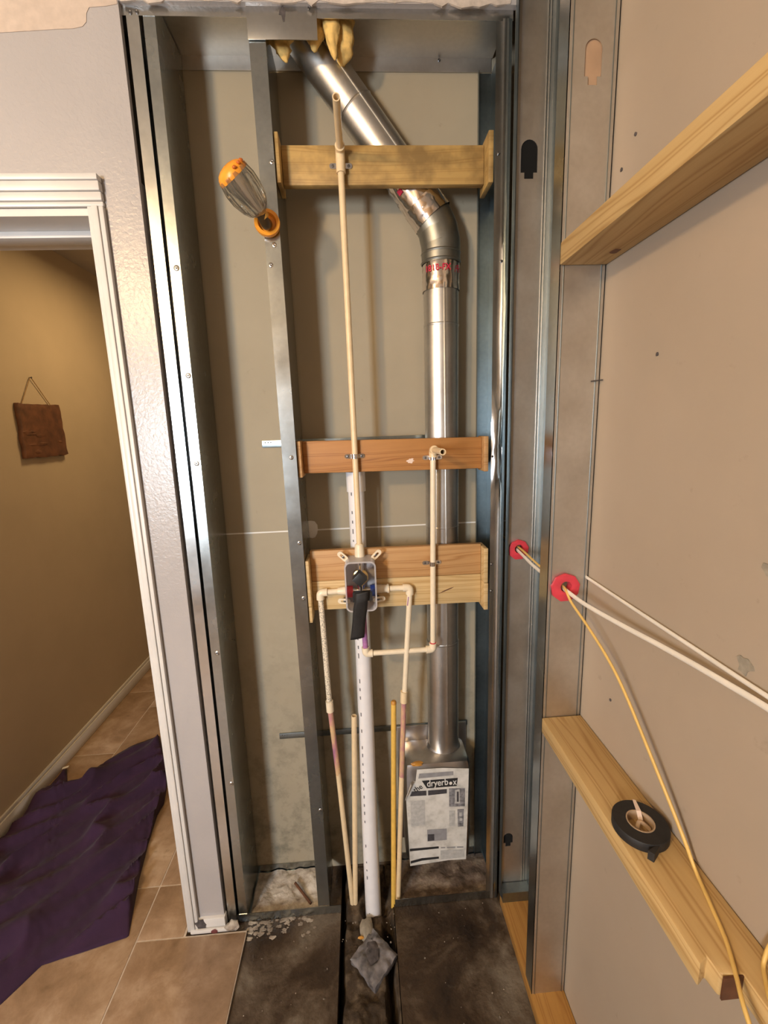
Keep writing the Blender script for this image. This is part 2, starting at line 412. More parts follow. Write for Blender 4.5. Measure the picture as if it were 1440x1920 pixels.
# tiles on the left and in the hall
MB().box(-2.1, -0.424, -1.75, YD - 0.02, 0.0, 0.0088).box(-2.1, -0.615, YD - 0.02, 4.2, 0.0, 0.0088).build('grout_bed', 'grout', floor)
def tile(x0, x1, y0, y1):
    if x1 - x0 < 0.02 or y1 - y0 < 0.02: return
    g = 0.0022
    MB().box(x0 + g, x1 - g, y0 + g, y1 - g, 0.004, 0.0105).build('tile', 'tile', floor, bevel=0.0015)
W = 0.525
for x0, x1, ph in ((-0.765, -0.424, 1.27), (-1.290, -0.765, 1.27), (-1.815, -1.290, 1.43), (-2.10, -1.815, 1.27)):
    y = ph - 6 * W
    while y < 4.0:
        a, b = max(y, -1.75), min(y + W, 4.2)
        if x1 > -0.5:
            if a < YD - 0.02:
                if b <= YD - 0.02: tile(x0, x1, a, b)
                else:
                    tile(x0, x1, a, 1.104)
                    if b > 1.13: tile(x0, -0.62, 1.104, b)
            else: tile(x0, -0.62, a, b)
        elif x1 <= -1.815:
            if a < 1.1: tile(x0, x1, a, min(b, 1.1))
        else:
            xa = max(x0, -1.497) if a > 1.13 else x0
            tile(xa, x1, a, b)
        y += W

# painted drywall with the door opening
wall = struct('wall_front')
m = MB()
XE = -0.497                        # cut edge of the drywall at the floor
m.box(-0.600, XE, YD, YF, 0.052, 2.14, 0.0128)
m.add([], [])
m.prism([(-0.60 + 0.0128 * 2.14, YD, 2.14), (XE + 0.0128 * 2.14, YD, 2.14), (XE + 0.0128 * 2.470, YD, 2.470), (0.40, YD, 2.474), (0.40, YD, 2.60), (-2.1, YD, 2.60), (-2.1, YD, 2.14)], (0, YF - YD, 0))
m.box(-2.1, -1.46, YD, YF, 0, 2.14)
m.build('painted_board', 'paint', wall)
# ragged edge of torn paper and plaster along the header
pts = []; x = -0.46
while x < 0.40:
    pts.append((x, YD - 0.0015, 2.4705 + _rng.uniform(-0.006, 0.006))); x += _rng.uniform(0.012, 0.03)
MB().prism(pts + [(0.40, YD - 0.0015, 2.53), (-0.46, YD - 0.0015, 2.53)], (0, 0.004, 0)).build('torn_board_edge', 'gypsum', wall)
# unpainted band near the ceiling
pts = [(-1.3, YD - 0.0012, 2.40)]
for px, pz in ((-0.90, 2.404), (-0.80, 2.408), (-0.717, 2.409), (-0.66, 2.4125), (-0.60, 2.4165), (-0.566, 2.418), (-0.545, 2.422), (-0.536, 2.430), (-0.533, 2.446), (-0.526, 2.456), (-0.49, 2.459), (-0.467, 2.463)):
    pts.append((px, YD - 0.0012, pz))
MB().prism(pts + [(-0.467, YD - 0.0012, 2.598), (-1.3, YD - 0.0012, 2.598)], (0, 0.002, 0)).build('bare_plaster_band', 'bare', wall)
# core behind the board, around the door (hall side board)
MB().box(-0.600, XE - 0.006, YF, 1.31, 0.0, 2.14, 0.0128).build('jamb_core', 'gypsum', wall)
MB().box(-2.1, -0.60 + 0.03, YF, 1.31, 2.14, 2.60).build('header_core', 'gypsum', wall)
MB().box(-2.1, -1.46, YF, 1.31, 0, 2.14).build('side_core', 'gypsum', wall)

# door casing and jamb
door = struct('door_1')
cs = 0.0118
m = MB()
m.box(-0.6115, -0.6005, YD - 0.011, YD, 0.010, 2.075, cs); m.box(-0.6005, -0.5865, YD - 0.0155, YD, 0.010, 2.075, cs); m.box(-0.5865, -0.5755, YD - 0.012, YD, 0.010, 2.075, cs)
m.build('side_casing', 'trim', door, bevel=0.002)
m = MB()
for z0, z1, d in ((2.0755, 2.086, 0.009), (2.086, 2.104, 0.013), (2.104, 2.124, 0.0175), (2.124, 2.137, 0.021)):
    m.box(-1.56, -0.5755 + cs * 2.1, YD - d, YD, z0, z1)
m.build('head_casing', 'trim', door, bevel=0.003)
MB().box(-1.4595, -0.587, YD, 1.31, 2.060, 2.0755).build('head_jamb', 'trim', door)
MB().box(-1.445, -0.587, 1.20, 1.245, 2.045, 2.060).build('head_stop', 'trim', door, bevel=0.001)
MB().box(-0.600, -0.586, YD, 1.31, 0.010, 2.060, 0.0118).build('side_jamb', 'trim', door)
MB().box(-0.612, -0.600, 1.20, 1.245, 0.010, 2.045, 0.0118).build('side_stop', 'trim', door)
MB().box(-1.4595, -1.445, YD, 1.31, 0.010, 2.060).build('far_jamb', 'trim', door)
MB().box(-1.505, -1.447, YD - 0.015, YD - 0.0005, 0.0105, 2.075).build('far_casing', 'trim', door, bevel=0.003)

# baseboard stub below the painted board
bb = struct('baseboard_front')
m = MB(); m.box(-0.590, -0.492, YD - 0.010, YF, 0.0, 0.054); m.build('board', 'trim', bb, bevel=0.003)
m = MB(); m.box(-0.600, -0.455, YD - 0.020, YD - 0.010, 0.0105, 0.024); m.build('caulk_ledge', 'trim', bb, bevel=0.004)
def blob(mb, c, rx, ry, rz, seed, sub=2, amp=0.35, freq=1.6):
    bm = bmesh.new(); bmesh.ops.create_icosphere(bm, subdivisions=sub, radius=1.0)
    vs_ = []
    for v in bm.verts:
        d = v.co.normalized(); k = 1 + amp * noise.noise(d * freq + Vector((seed * 3.7, seed * 1.3, seed)))
        vs_.append((c[0] + d.x * rx * k, c[1] + d.y * ry * k, c[2] + d.z * rz * k))
    mb.add(vs_, [tuple(v.index for v in f.verts) for f in bm.faces]); bm.free(); return mb
blob(MB(), (-0.570, YD - 0.010, 0.034), 0.020, 0.003, 0.024, 4.0, amp=0.6).build('grime_patch', 'dirt', bb, smooth=True)
blob(MB(), (-0.525, YD - 0.020, 0.017), 0.011, 0.0022, 0.008, 5.5).build('red_chip', plain('maroon_paint_chip', (0.13, 0.03, 0.03), 0.7), bb, smooth=True)
blob(MB(), (-0.470, YD - 0.012, 0.024), 0.020, 0.012, 0.016, 6.5, amp=0.6).build('plaster_lump', 'dust', bb, smooth=True)

# back of the wet wall: two boards with a joint
wr = struct('wall_rear')
MB().box(-0.60, 0.492, YB, YB + 0.013, 1.2605, 2.60).build('upper_board', 'gray_board', wr)
MB().box(-0.60, 0.492, YB, YB + 0.013, 0.0, 1.2585).build('lower_board', 'gray_board', wr)
MB().box(-0.60, 0.492, YB - 0.0010, YB + 0.012, 1.2570, 1.2612).build('board_joint', 'print_white', wr)
blob(MB(), (-0.155, YB - 0.001, 1.262), 0.020, 0.0018, 0.028, 8.0, amp=0.2).build('joint_compound_patch', M['print_white'], wr, smooth=True)

# right wall drywall (back of the board of the next room)
wrt = struct('wall_right')
MB().box(XD, XD + 0.013, -1.70, 1.60, 0.0, 2.60).build('drywall_board', 'tan_board', wrt)
def rag(mb, cx, cy, r, seed, plane='x', at=0.0, th=0.0016, n=14, sx=1.0):
    rr = random.Random(seed); pts = []
    for k in range(n):
        t = 2 * pi * k / n; q = r * rr.uniform(0.6, 1.15)
        if plane == 'x': pts.append((at, cx + q * cos(t) * sx, cy + q * sin(t)))
        else: pts.append((cx + q * cos(t) * sx, at, cy + q * sin(t)))
    mb.prism(pts, (-th, 0, 0) if plane == 'x' else (0, -th, 0)); return mb
rag(MB(), 0.481, 1.236, 0.013, 1, at=XD).build('torn_patch', 'stain', wrt)
rag(MB(), 0.462, 1.372, 0.013, 2, at=XD).build('torn_patch', 'stain', wrt)
for i, (y, z) in enumerate(((0.80, 2.03), (0.835, 1.995), (0.70, 1.66), (0.757, 0.995))):
    rag(MB(), y, z, 0.0035, 10 + i, at=XD, n=8).build('nick', 'dirt', wrt)

# the rest of the rooms, behind and beside the camera
ws = struct('wall_left'); MB().box(-2.113, -2.10, -1.75, 1.31, 0, 2.6).build('side_board', 'room', ws)
wd = struct('wall_window')
m = MB(); WX0, WX1, WZ0, WZ1 = -1.74, -1.26, 1.05, 1.95
m.box(-2.1, WX0, -1.61, -1.60, 0, 2.6).box(WX1, XD, -1.61, -1.60, 0, 2.6).box(WX0, WX1, -1.61, -1.60, 0, WZ0).box(WX0, WX1, -1.61, -1.60, WZ1, 2.6)
m.build('window_wall_board', 'room', wd)
win = struct('window_1')
m = MB(); m.box(WX0, WX0 + 0.03, -1.615, -1.575, WZ0, WZ1).box(WX1 - 0.03, WX1, -1.615, -1.575, WZ0, WZ1).box(WX0 + 0.03, WX1 - 0.03, -1.615, -1.575, WZ0, WZ0 + 0.03).box(WX0 + 0.03, WX1 - 0.03, -1.615, -1.575, WZ1 - 0.03, WZ1)
m.build('window_frame', 'trim', win)
ce = struct('ceiling'); MB().box(-2.1, 0.9, -1.75, 1.31, 2.60, 2.62).build('bathroom_ceiling', 'ceiling', ce)
MB().box(-1.6, 0.0, 1.31, 4.2, 2.505, 2.52).build('hall_ceiling', 'ceiling', ce)
wh = struct('wall_hall'); MB().box(-1.513, -1.50, 1.31, 4.2, 0, 2.505).build('hall_board', 'hall', wh)
MB().box(-1.6, 0.0, 4.18, 4.2, 0, 2.505).build('hall_end_board', 'hall', wh)
MB().box(-0.36, -0.35, 1.31, 4.2, 0, 2.505).build('hall_side_board', 'hall', wh)
bh = struct('baseboard_hall')
MB().box(-1.50, -1.486, 1.31, 4.18, 0.0105, 0.070).build('board', 'trim', bh, bevel=0.003)
MB().box(-1.50, -1.491, 1.31, 4.18, 0.070, 0.088).build('cap_moulding', 'trim', bh, bevel=0.003)

# ================================================================== STEEL FRAMING
def screw(parent, x, y, z, axis=(0, -1, 0), r=0.004):
    MB().lathe((x, y, z), axis, [(-0.001, r), (0.0006, r), (0.0016, r * 0.7), (0.0012, r * 0.35)], 10).build('screw', 'screw', parent, smooth=True)
def dimple(parent, x, y, z, r=0.007):
    MB().lathe((x, y, z), (0, -1, 0), [(-0.0003, r), (0.0008, r * 0.8), (0.0010, r * 0.4)], 14).build('dimple', 'steel_bright', parent, smooth=True)
def stud(name, label, loc): return thing(name, label, 'stud', loc)

# jamb pair on the left
s = stud('steel_stud', 'outer galvanized steel stud tight against the cut edge of the painted wall', (-0.48, 1.2, 0.002))
MB().channel([(-0.465, YF + 0.010), (-0.465, YF), (-0.489, YF), (-0.489, YB - 0.004), (-0.465, YB - 0.004)], 0.002, 2.488, shear=SH).build('channel', 'steel_bright', s)
for z in (2.47,): screw(s, -0.447, YF - 0.002, z - 0.012); screw(s, -0.433, YF - 0.002, z - 0.011)
s = stud('steel_stud', 'inner jamb stud left of the open bay, bright window glare on its flange', (-0.44, 1.2, 0.002))
MB().channel([(-0.4555, YF + 0.010), (-0.4555, YF), (-0.430, YF), (-0.430, YB - 0.004), (-0.4555, YB - 0.004), (-0.4555, YB - 0.014)], 0.002, 2.488, shear=SH).build('channel', 'steel', s)
for z, dx in ((1.952, -0.016), (1.705, -0.014), (1.486, -0.017), (0.52, -0.012), (0.95, -0.015)):
    x = -0.430 + SH * z + dx * 0.6
    dimple(s, x, YF - 0.0003, z); screw(s, x, YF - 0.0005, z, r=0.003)

# middle stud
s = stud('steel_stud', 'middle galvanized stud between the empty left bay and the plumbing bay', (-0.18, 1.2, 0.002))
MB().channel([(-0.2, YF + 0.010), (-0.2, YF), (-0.163, YF), (-0.163, YB - 0.004), (-0.2, YB - 0.004), (-0.2, YB - 0.014)], 0.034, 2.458).build('channel', 'steel', s)
for z, x in ((1.955, -0.190), (1.999, -0.178), (1.492, -0.176), (2.175, -0.169), (1.26, -0.172), (1.10, -0.172), (0.40, -0.17)):
    dimple(s, x, YF - 0.0003, z, 0.006); screw(s, x, YF - 0.0005, z, r=0.0028)

# wet wall right stud, open towards the bay, with a crushed lip
s = stud('steel_stud', 'galvanized stud right of the vent duct with a crumpled front flange', (0.38, 1.2, 0.002))
m = MB(); t = 0.0013
m.channel([(0.358, YB - 0.014), (0.358, YB - 0.004), (0.392, YB - 0.004), (0.392, YF), (0.386, YF)], 0.002, 2.458)
m.build('channel', 'steel_blue', s)
# the front flange as a dented sheet
m = MB(); vv = []; ff = []; nz, nx = 150, 8
for i in range(nz + 1):
    z = 0.002 + (2.456) * i / nz
    k = math.exp(-((z - 1.49) / 0.09) ** 2)
    for j in range(nx + 1):
        u = j / nx; x = 0.356 + 0.036 * u
        y = YF - 0.0012 - k * (0.007 * noise.noise(Vector((u * 3.1, z * 38, 2))) + 0.006 * sin(u * 5)) - 0.0010 * sin(u * pi) * noise.noise(Vector((u * 2, z * 6, 7)))
        y -= 0.0028 * max(0.0, 1 - abs(u - 0.62) / 0.16) * (1 if z < 2.0 else 0.4)
        vv.append((x + k * 0.004 * noise.noise(Vector((9, z * 30, u * 2))) * (1 - u), y, z))
for i in range(nz):
    for j in range(nx):
        a = i * (nx + 1) + j; ff.append((a, a + 1, a + nx + 2, a + nx + 1))
m.add(vv, ff).build('front_flange', 'steel_bright', s, smooth=True)
for z, x in ((2.19, 0.366), (1.955, 0.376), (1.474, 0.360), (1.17, 0.362), (1.09, 0.362)):
    screw(s, x, YF - 0.003, z, r=0.0035)
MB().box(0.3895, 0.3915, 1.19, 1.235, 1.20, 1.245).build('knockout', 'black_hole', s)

def keyhole(cx, cz, w, h, y, n=10):
    # arch above, narrow tail below, in the plane of a stud web
    r = w / 2; top = cz + h / 2 - r; pts = []
    for k in range(n + 1):
        t = pi * k / n; pts.append((cx + r * cos(t), y, top + r * sin(t)))
    zb = cz - h / 2 + 0.013
    return pts + [(cx - r, y, zb), (cx - r * 0.55, y, zb), (cx - r * 0.55, y, cz - h / 2), (cx + r * 0.55, y, cz - h / 2), (cx + r * 0.55, y, zb), (cx + r, y, zb)]
def circ(cx, cz, r, y, n=20): return [(cx + r * cos(2 * pi * k / n), y, cz + r * sin(2 * pi * k / n)) for k in range(n)]

# corner stud, open towards the room
YC = 1.128
s = stud('steel_stud', 'recessed corner stud with a black keyhole cutout and small red grommet', (0.444, 1.11, 0.04))
m = MB()
m.plate([(0.397, YC, 0.04), (0.490, YC, 0.04), (0.490, YC, 2.56), (0.397, YC, 2.56)],
        [keyhole(0.436, 2.172, 0.040, 0.082, YC), circ(0.432, 1.214, 0.017, YC), keyhole(0.424, 0.242, 0.030, 0.050, YC)], (0, 0.0013, 0))
m.build('web', 'steel_web', s)
m = MB()
m.channel([(0.397, YC), (0.397, YC - 0.018), (0.3995, YC - 0.018)], 0.04, 2.56)
m.channel([(0.482, YC - 0.036), (0.4905, YC - 0.036), (0.4905, YC)], 0.04, 2.56)
m.build('flanges', 'steel_blue', s)
m = MB(); m.box(0.4715, 0.4735, YC - 0.0025, YC, 0.04, 2.56).box(0.4785, 0.4800, YC - 0.0025, YC, 0.04, 2.56).build('web_rib', 'steel_bright', s)
MB().box(0.3985, 0.489, YC - 0.034, YC - 0.002, 0.038, 0.075).build('track_foot', 'steel_blue', s)

for cx, cz, w, h in ((0.436, 2.172, 0.046, 0.090), (0.424, 0.242, 0.036, 0.056)):
    MB().box(cx - w / 2, cx + w / 2, YC + 0.0022, YC + 0.0034, cz - h / 2, cz + h / 2).build('knockout_shadow_board', 'black_hole', s)  # added black boards that keep the keyhole openings dark
# stud in the right wall, closed web towards the room
YS = 0.866
s = stud('steel_stud', 'near stud of the right wall, wide web with brown keyhole and large red grommet', (0.446, 0.88, 0.04))
m = MB()
m.plate([(XR, YS, 0.038), (0.4905, YS, 0.038), (0.4905, YS, 2.58), (XR, YS, 2.58)], [keyhole(0.446, 2.180, 0.031, 0.070, YS), circ(0.438, 1.202, 0.019, YS)], (0, 0.0013, 0))
m.build('web', 'steel_web', s)
m = MB()
m.channel([(XR + 0.009, YS + 0.041), (XR, YS + 0.041), (XR, YS)], 0.038, 2.58)
m.channel([(0.4905, YS), (0.4905, YS + 0.041), (0.482, YS + 0.041)], 0.038, 2.58)
m.build('flanges', 'steel', s)
MB().box(XR + 0.007, XR + 0.0085, YS - 0.0012, YS, 0.038, 2.58).box(0.4815, 0.483, YS - 0.0012, YS, 0.038, 2.58).build('web_rib', 'steel_blue', s)

MB().tube([(0.472, YS - 0.002, 1.636), (0.491, YS - 0.012, 1.637)], 0.0013, 8).build('nail', 'screw', s, smooth=True)
MB().box(0.424, 0.468, YS + 0.003, YS + 0.005, 2.14, 2.222).build('paper_behind_knockout', 'brown_paper', s)
# tracks
tt = thing('top_track', 'steel top track across the head of the open wall', 'track', (0, 1.2, 2.45))
m = MB()
m.box(-0.50, 0.395, YF - 0.0012, YF, 2.453, 2.494)
m.build('front_leg', 'steel_bright', tt)
MB().box(-0.46, 0.392, YB - 0.003, YB - 0.0015, 2.461, 2.494).build('back_leg', 'steel_web', tt)
m = MB(); z0, z1 = 2.4925, 2.494
m.box(-0.50, -0.15, YF, YB - 0.003, z0, z1).box(0.02, 0.395, YF, YB - 0.003, z0, z1).box(-0.15, 0.02, YF, 1.17, z0, z1)
m.build('web', 'steel_web', tt)
screw(tt, 0.255, YB - 0.0035, 2.487, r=0.004)
def btrack(x0, x1, label):
    o = thing('bottom_track', label, 'track', ((x0 + x1) / 2, 1.2, 0.0))
    MB().box(x0, x1, YF - 0.0012, YF, 0.001, 0.031).build('front_leg', 'steel', o)
    xb = min(x1, -0.166) if x0 < 0 else x1
    MB().box(x0, xb, YB - 0.003, YB - 0.0015, 0.001, 0.034).build('back_leg', 'steel', o)
    MB().box(x0, xb, YF, YB - 0.003, 0.001, 0.0025).build('web', 'steel_blue', o)
btrack(-0.462, -0.126, 'steel floor track below the empty left bay, filled with pale plaster dust')
btrack(0.052, 0.394, 'steel floor track below the dryer box, filled with brown dirt')
rt = thing('top_track', 'dark steel top track of the right wall above the corner stud', 'track', (0.445, 0.9, 2.56))
MB().box(0.394, 0.396, 0.0, 1.126, 2.545, 2.598).build('near_leg', 'steel_blue', rt)
MB().box(0.394, 0.491, 0.0, 1.126, 2.594, 2.598).build('web', 'steel_blue', rt)

# steel plate over the header
p = thing('steel_plate', 'bent grey steel plate screwed over the header above the middle stud', 'plate', (-0.12, 1.135, 2.41))
m = MB(); m.prism([(-0.201, YF - 0.0040, 2.410), (-0.048, YF - 0.0040, 2.411), (-0.047, YF - 0.0040, 2.476), (-0.200, YF - 0.0040, 2.474)], (0, 0.0018, 0)); m.build('sheet', 'steel_bright', p, bevel=0.0004)
rag(MB(), -0.121, 2.462, 0.011, 31, plane='y', at=YF - 0.0041, th=0.0003, n=12, sx=0.9).build('smudge', 'dirt', p)
MB().prism([(-0.1255, YF - 0.0043, 2.462), (-0.1155, YF - 0.0043, 2.462), (-0.1175, YF - 0.0043, 2.444), (-0.1215, YF - 0.0043, 2.443)], (0, 0.0004, 0)).build('drip', 'dirt', p)
screw(p, -0.063, YF - 0.0042, 2.469, r=0.003)

# horizontal backing straps on the rear board
def hstrap(z, label, x0=-0.31, x1=0.345):
    o = tag(MB().box(x0, x1, YB - 0.0055, YB - 0.002, z - 0.010, z + 0.010).build('backing_strap', 'steel_blue', None, bevel=0.0006), label, 'strap')
    for k in range(3): screw(o, x0 + 0.010 + 0.008 * k, YB - 0.0058, z + 0.004, r=0.0016)
hstrap(1.526, 'thin steel strap behind the orange middle board, its end left of the middle stud', -0.282, 0.30)
hstrap(0.553, 'low dark steel strap running behind the pipes above the dryer box', -0.310, 0.33)

# ================================================================== WOOD BLOCKING
YK = 1.180; TK = 0.019
def blocking(label, z0, z1, mat, x0=-0.163, x1=0.356, cl=None, cr=None, slope=0.0, cmat=None):
    o = thing('wood_blocking', label, 'board', (0.1, YK, z0), 'boards between the studs of the plumbing bay')
    xl = x0 + 0.0115; xr = x1 - 0.0135
    m = MB(); m.prism([(xl, YK, z0), (xr, YK, z0 + slope), (xr, YK, z1 + slope), (xl, YK, z1)], (0, TK, 0)); m.build('board', mat, o, bevel=0.0022)
    for (a, b), c, yf in (((x0 + 0.001, xl - 0.0005), cl, 1), ((xr + 0.0005, x1 - 0.001), cr, -1)):
        if c is None: continue
        MB().box(a, b, c[2], YK + TK + 0.02, c[0], c[1]).build('end_cleat', cmat or mat, o, bevel=0.0015)
    return o
blocking('weathered yellow board, highest of the four, with dark stains and end cleats', 2.146, 2.232, 'wood_old', cl=(2.135, 2.240, 1.146), cr=(2.132, 2.242, 1.143))
blocking('reddish orange board at mid height holding the tub spout outlet', 1.445, 1.532, 'wood_orange', cl=(1.437, 1.533, 1.150), cr=(1.432, 1.528, 1.158), slope=-0.006, cmat='wood_mid')
blocking('salmon pine board behind the top of the shower valve', 1.133, 1.224, 'wood_mid', cl=(1.070, 1.205, 1.145), cr=(1.112, 1.214, 1.150), slope=-0.004, cmat='wood_pale')
blocking('pale knotty pine board just below the salmon one, behind the valve inlets', 1.0445, 1.1325, 'wood_pale', cl=(1.022, 1.069, 1.146), cr=(1.030, 1.111, 1.147), slope=-0.004)
# marks on the boards
pb_ = [o for o in bpy.data.objects if o.name.startswith('wood_blocking')]
MB().prism([(0.216, YK - 0.0006, 1.074), (0.236, YK - 0.0006, 1.081), (0.256, YK - 0.0006, 1.089), (0.262, YK - 0.0006, 1.093), (0.250, YK - 0.0006, 1.090), (0.230, YK - 0.0006, 1.082)], (0, 0.0012, 0)).build('crack', 'bark', pb_[3])
rag(MB(), 0.142, 1.468, 0.0075, 78, plane='y', at=YK, th=0.0003, n=17, sx=1.5).build('scuff', 'paper_tag', pb_[1])
# right wall blocking
b = thing('wood_blocking', 'yellow pine two by four high on the right wall, seen from below', 'board', (0.446, 0.4, 1.85))
m = MB(); m.box(XR - 0.002, XD - 0.001, -0.15, YS - 0.002, 1.850, 1.890); m.build('board', 'wood_wall', b, bevel=0.003)
blob(MB(), (0.468, 0.80, 1.850), 0.008, 0.011, 0.0012, 2.0).build('knot', M['bark'], b, smooth=True)
b = thing('wood_blocking', 'yellow pine shelf board low on the right wall under the roll of tape', 'board', (0.446, 0.4, 0.845))
m = MB(); m.prism([(XR - 0.002, YS - 0.002, 0.846), (XD - 0.001, YS - 0.002, 0.846), (XD - 0.001, 0.10, 0.846), (0.443, 0.10, 0.846), (0.443, 0.381, 0.846), (0.416, 0.384, 0.846), (0.413, 0.402, 0.846), (XR - 0.002, 0.394, 0.846)], (0, 0, 0.037)); m.build('board', 'wood_wall', b, bevel=0.0028)
MB().box(0.417, 0.4425, 0.3795, 0.3818, 0.8465, 0.8815).build('cut_end_shade', 'bark', b)  # added dark plate, shade of the notch painted on the end face
sp = tag(MB().box(XR - 0.002, XD - 0.001, -0.8, 1.122, 0.001, 0.038).build('sill_plate', 'wood_plate', None, bevel=0.002), 'orange brown wooden sill plate along the foot of the right wall', 'board')

# ================================================================== VENT DUCT
def duct_tube(mb, path, rp, ry, seg=40, y=1.246, crinkle=0.0, seed=0):
    n = len(path); vv = []; ff = []
    R = rp if isinstance(rp, (list, tuple)) else [rp] * n
    for i in range(n):
        a = Vector(path[max(i - 1, 0)]); b = Vector(path[min(i + 1, n - 1)]); t = (b - a).normalized(); q = Vector((t.y, -t.x))
        for s in range(seg):
            an = 2 * pi * s / seg
            k = 1.0 + (crinkle * noise.noise(Vector((cos(an) * 4, sin(an) * 4, i * 0.9 + seed))) if crinkle else 0)
            w = R[i] * k
            vv.append((path[i][0] + q.x * cos(an) * w, y + sin(an) * ry * (R[i] / R[0]) * k, path[i][1] + q.y * cos(an) * w))
    for i in range(n - 1):
        for s in range(seg): ff.append((i * seg + s, i * seg + (s + 1) % seg, (i + 1) * seg + (s + 1) % seg, (i + 1) * seg + s))
    mb.add(vv, ff); return mb
def lerp(a, b, t): return tuple(x + (y - x) * t for x, y in zip(a, b))
d = thing('dryer_vent_duct', 'silver round sheet metal vent duct rising from the dryer box and bending left', 'duct', (0.238, 1.246, 0.50))
P0, P1 = (0.238, 0.500), (0.2455, 1.995)
duct_tube(MB(), [P0, lerp(P0, P1, 0.26)], 0.0505, 0.0445).build('lower_collar', 'duct', d, smooth=True)
duct_tube(MB(), [lerp(P0, P1, 0.24), lerp(P0, P1, 0.63)], 0.0490, 0.0435).build('middle_pipe', 'duct', d, smooth=True)
duct_tube(MB(), [lerp(P0, P1, 0.62), lerp(P0, P1, 0.99)], 0.0480, 0.0425).build('upper_pipe', 'duct', d, smooth=True)
for t_, r_ in ((0.262, 0.0512), (0.632, 0.0502), (0.89, 0.0492), (0.512, 0.0497)):
    q = lerp(P0, P1, t_); duct_tube(MB(), [(q[0], q[1] - 0.004), (q[0], q[1] - 0.001), (q[0], q[1] + 0.001), (q[0], q[1] + 0.004)], [r_ - 0.0014, r_, r_, r_ - 0.0014], r_ * 0.887 - 0.0014).build('seam_ring', 'duct', d, smooth=True)
MB().box(0.2435, 0.2475, 1.1985, 1.2035, 0.62, 1.93, 0.0).build('lock_seam', 'duct', d, bevel=0.001)
# elbow of turned gores
EP = [(0.2455, 1.985), (0.2455, 2.035), (0.2455, 2.037), (0.238, 2.072), (0.237, 2.074), (0.221, 2.103), (0.219, 2.105), (0.196, 2.135)]
e = duct_tube(MB(), EP, [0.0520, 0.0520, 0.0528, 0.0528, 0.0522, 0.0522, 0.0512, 0.0512], 0.0455).build('elbow', 'elbow', d, smooth=True, angle=25)
for q, r_ in (((0.2455, 1.990), 0.0540), ((0.2455, 2.012), 0.0535)):
    duct_tube(MB(), [(q[0], q[1] - 0.003), (q[0], q[1]), (q[0], q[1] + 0.003)], [r_ - 0.0015, r_, r_ - 0.0015], 0.0465).build('bead', 'elbow', e, smooth=True)
D0, D1 = (0.205, 2.124), (-0.120, 2.545)
duct_tube(MB(), [D0, D1], 0.0490, 0.0440).build('diagonal_pipe', 'duct', d, smooth=True)
for t_ in (0.53,):
    q = lerp(D0, D1, t_); dd = Vector((D1[0] - D0[0], D1[1] - D0[1])).normalized() * 0.003
    duct_tube(MB(), [(q[0] - dd.x, q[1] - dd.y), q, (q[0] + dd.x, q[1] + dd.y)], [0.0490, 0.0504, 0.0490], 0.0440).build('seam_ring', 'duct', d, smooth=True)
# lengthwise seam of the diagonal
vx = Vector((D1[0] - D0[0], 0, D1[1] - D0[1])).normalized(); nx_ = Vector((vx.z, 0, -vx.x))
o1 = Vector((D0[0], 1.246 - 0.0425, D0[1])) + nx_ * 0.0140; o2 = Vector((D1[0], 1.246 - 0.0425, D1[1])) + nx_ * 0.0140
MB().tube([o1, o2], 0.0022, 6).build('lock_seam', 'duct', d, smooth=True)
def sleeve(a, b, rp, ry, n, seed, cr=0.045):
    path = [lerp(a, b, k / (n - 1)) for k in range(n)]
    return duct_tube(MB(), path, rp, ry, 56, crinkle=cr, seed=seed)
f1 = sleeve((0.2452, 1.918), (0.2455, 1.992), 0.0500, 0.0445, 12, 3).build('foil_tape', 'foil', d, smooth=True, angle=80)
f2 = sleeve((0.150, 2.195), (0.214, 2.112), 0.0515, 0.0465, 14, 8, 0.06).build('foil_tape', 'foil', d, smooth=True, angle=80)
f3 = sleeve((0.2255, 2.098), (0.196, 2.137), 0.0545, 0.0485, 8, 12, 0.05).build('foil_tape', 'foil', d, smooth=True, angle=80)

def text_mesh(body, size):
    c = bpy.data.curves.new('lettering', 'FONT'); c.body = body; c.size = size; c.align_x = 'CENTER'; c.offset = size * 0.012
    o = bpy.data.objects.new('lettering', c); COL.objects.link(o)
    dg = bpy.context.evaluated_depsgraph_get(); dg.update()
    me = bpy.data.meshes.new_from_object(o.evaluated_get(dg))
    vv = [v.co.copy() for v in me.vertices]; ff = [tuple(p.vertices) for p in me.polygons]
    bpy.data.objects.remove(o); bpy.data.curves.remove(c); bpy.data.meshes.remove(me)
    return vv, ff
def wrap_text(body, size, cx, cy, z, rx, ry, mid):
    vv, ff = text_mesh(body, size); out = []
    for v in vv:
        a = mid + v.x / rx
        out.append((cx + rx * sin(a), cy - ry * cos(a), z + v.y))
    return MB().add(out, ff)
wrap_text('181B-FX', 0.021, 0.2453, 1.246, 1.960, 0.0530, 0.0475, -0.35).build('red_lettering', 'print_red', f1)
wrap_text('Fo', 0.021, 0.2453, 1.246, 1.960, 0.0530, 0.0475, 0.95).build('red_lettering', 'print_red', f1)
# red print bands on the elbow tape
for k in range(5):
    t_ = -1.0 + k * 0.42
    c_ = Vector((0.168, 0, 2.172)); u_ = Vector((0.79, 0, 0.61))
    a_, b_ = t_, t_ + 0.26
    pts = []
    for (tt_, h) in ((a_, -0.006), (b_, -0.006), (b_, 0.006), (a_, 0.006)):
        pts.append((c_.x + u_.x * 0.0545 * sin(tt_) - 0.61 * h, 1.246 - 0.0495 * cos(tt_), c_.z + u_.z * 0.0545 * sin(tt_) + 0.79 * h))
    MB().add(pts, [(0, 1, 2, 3)]).build('red_print', 'print_red', f2)

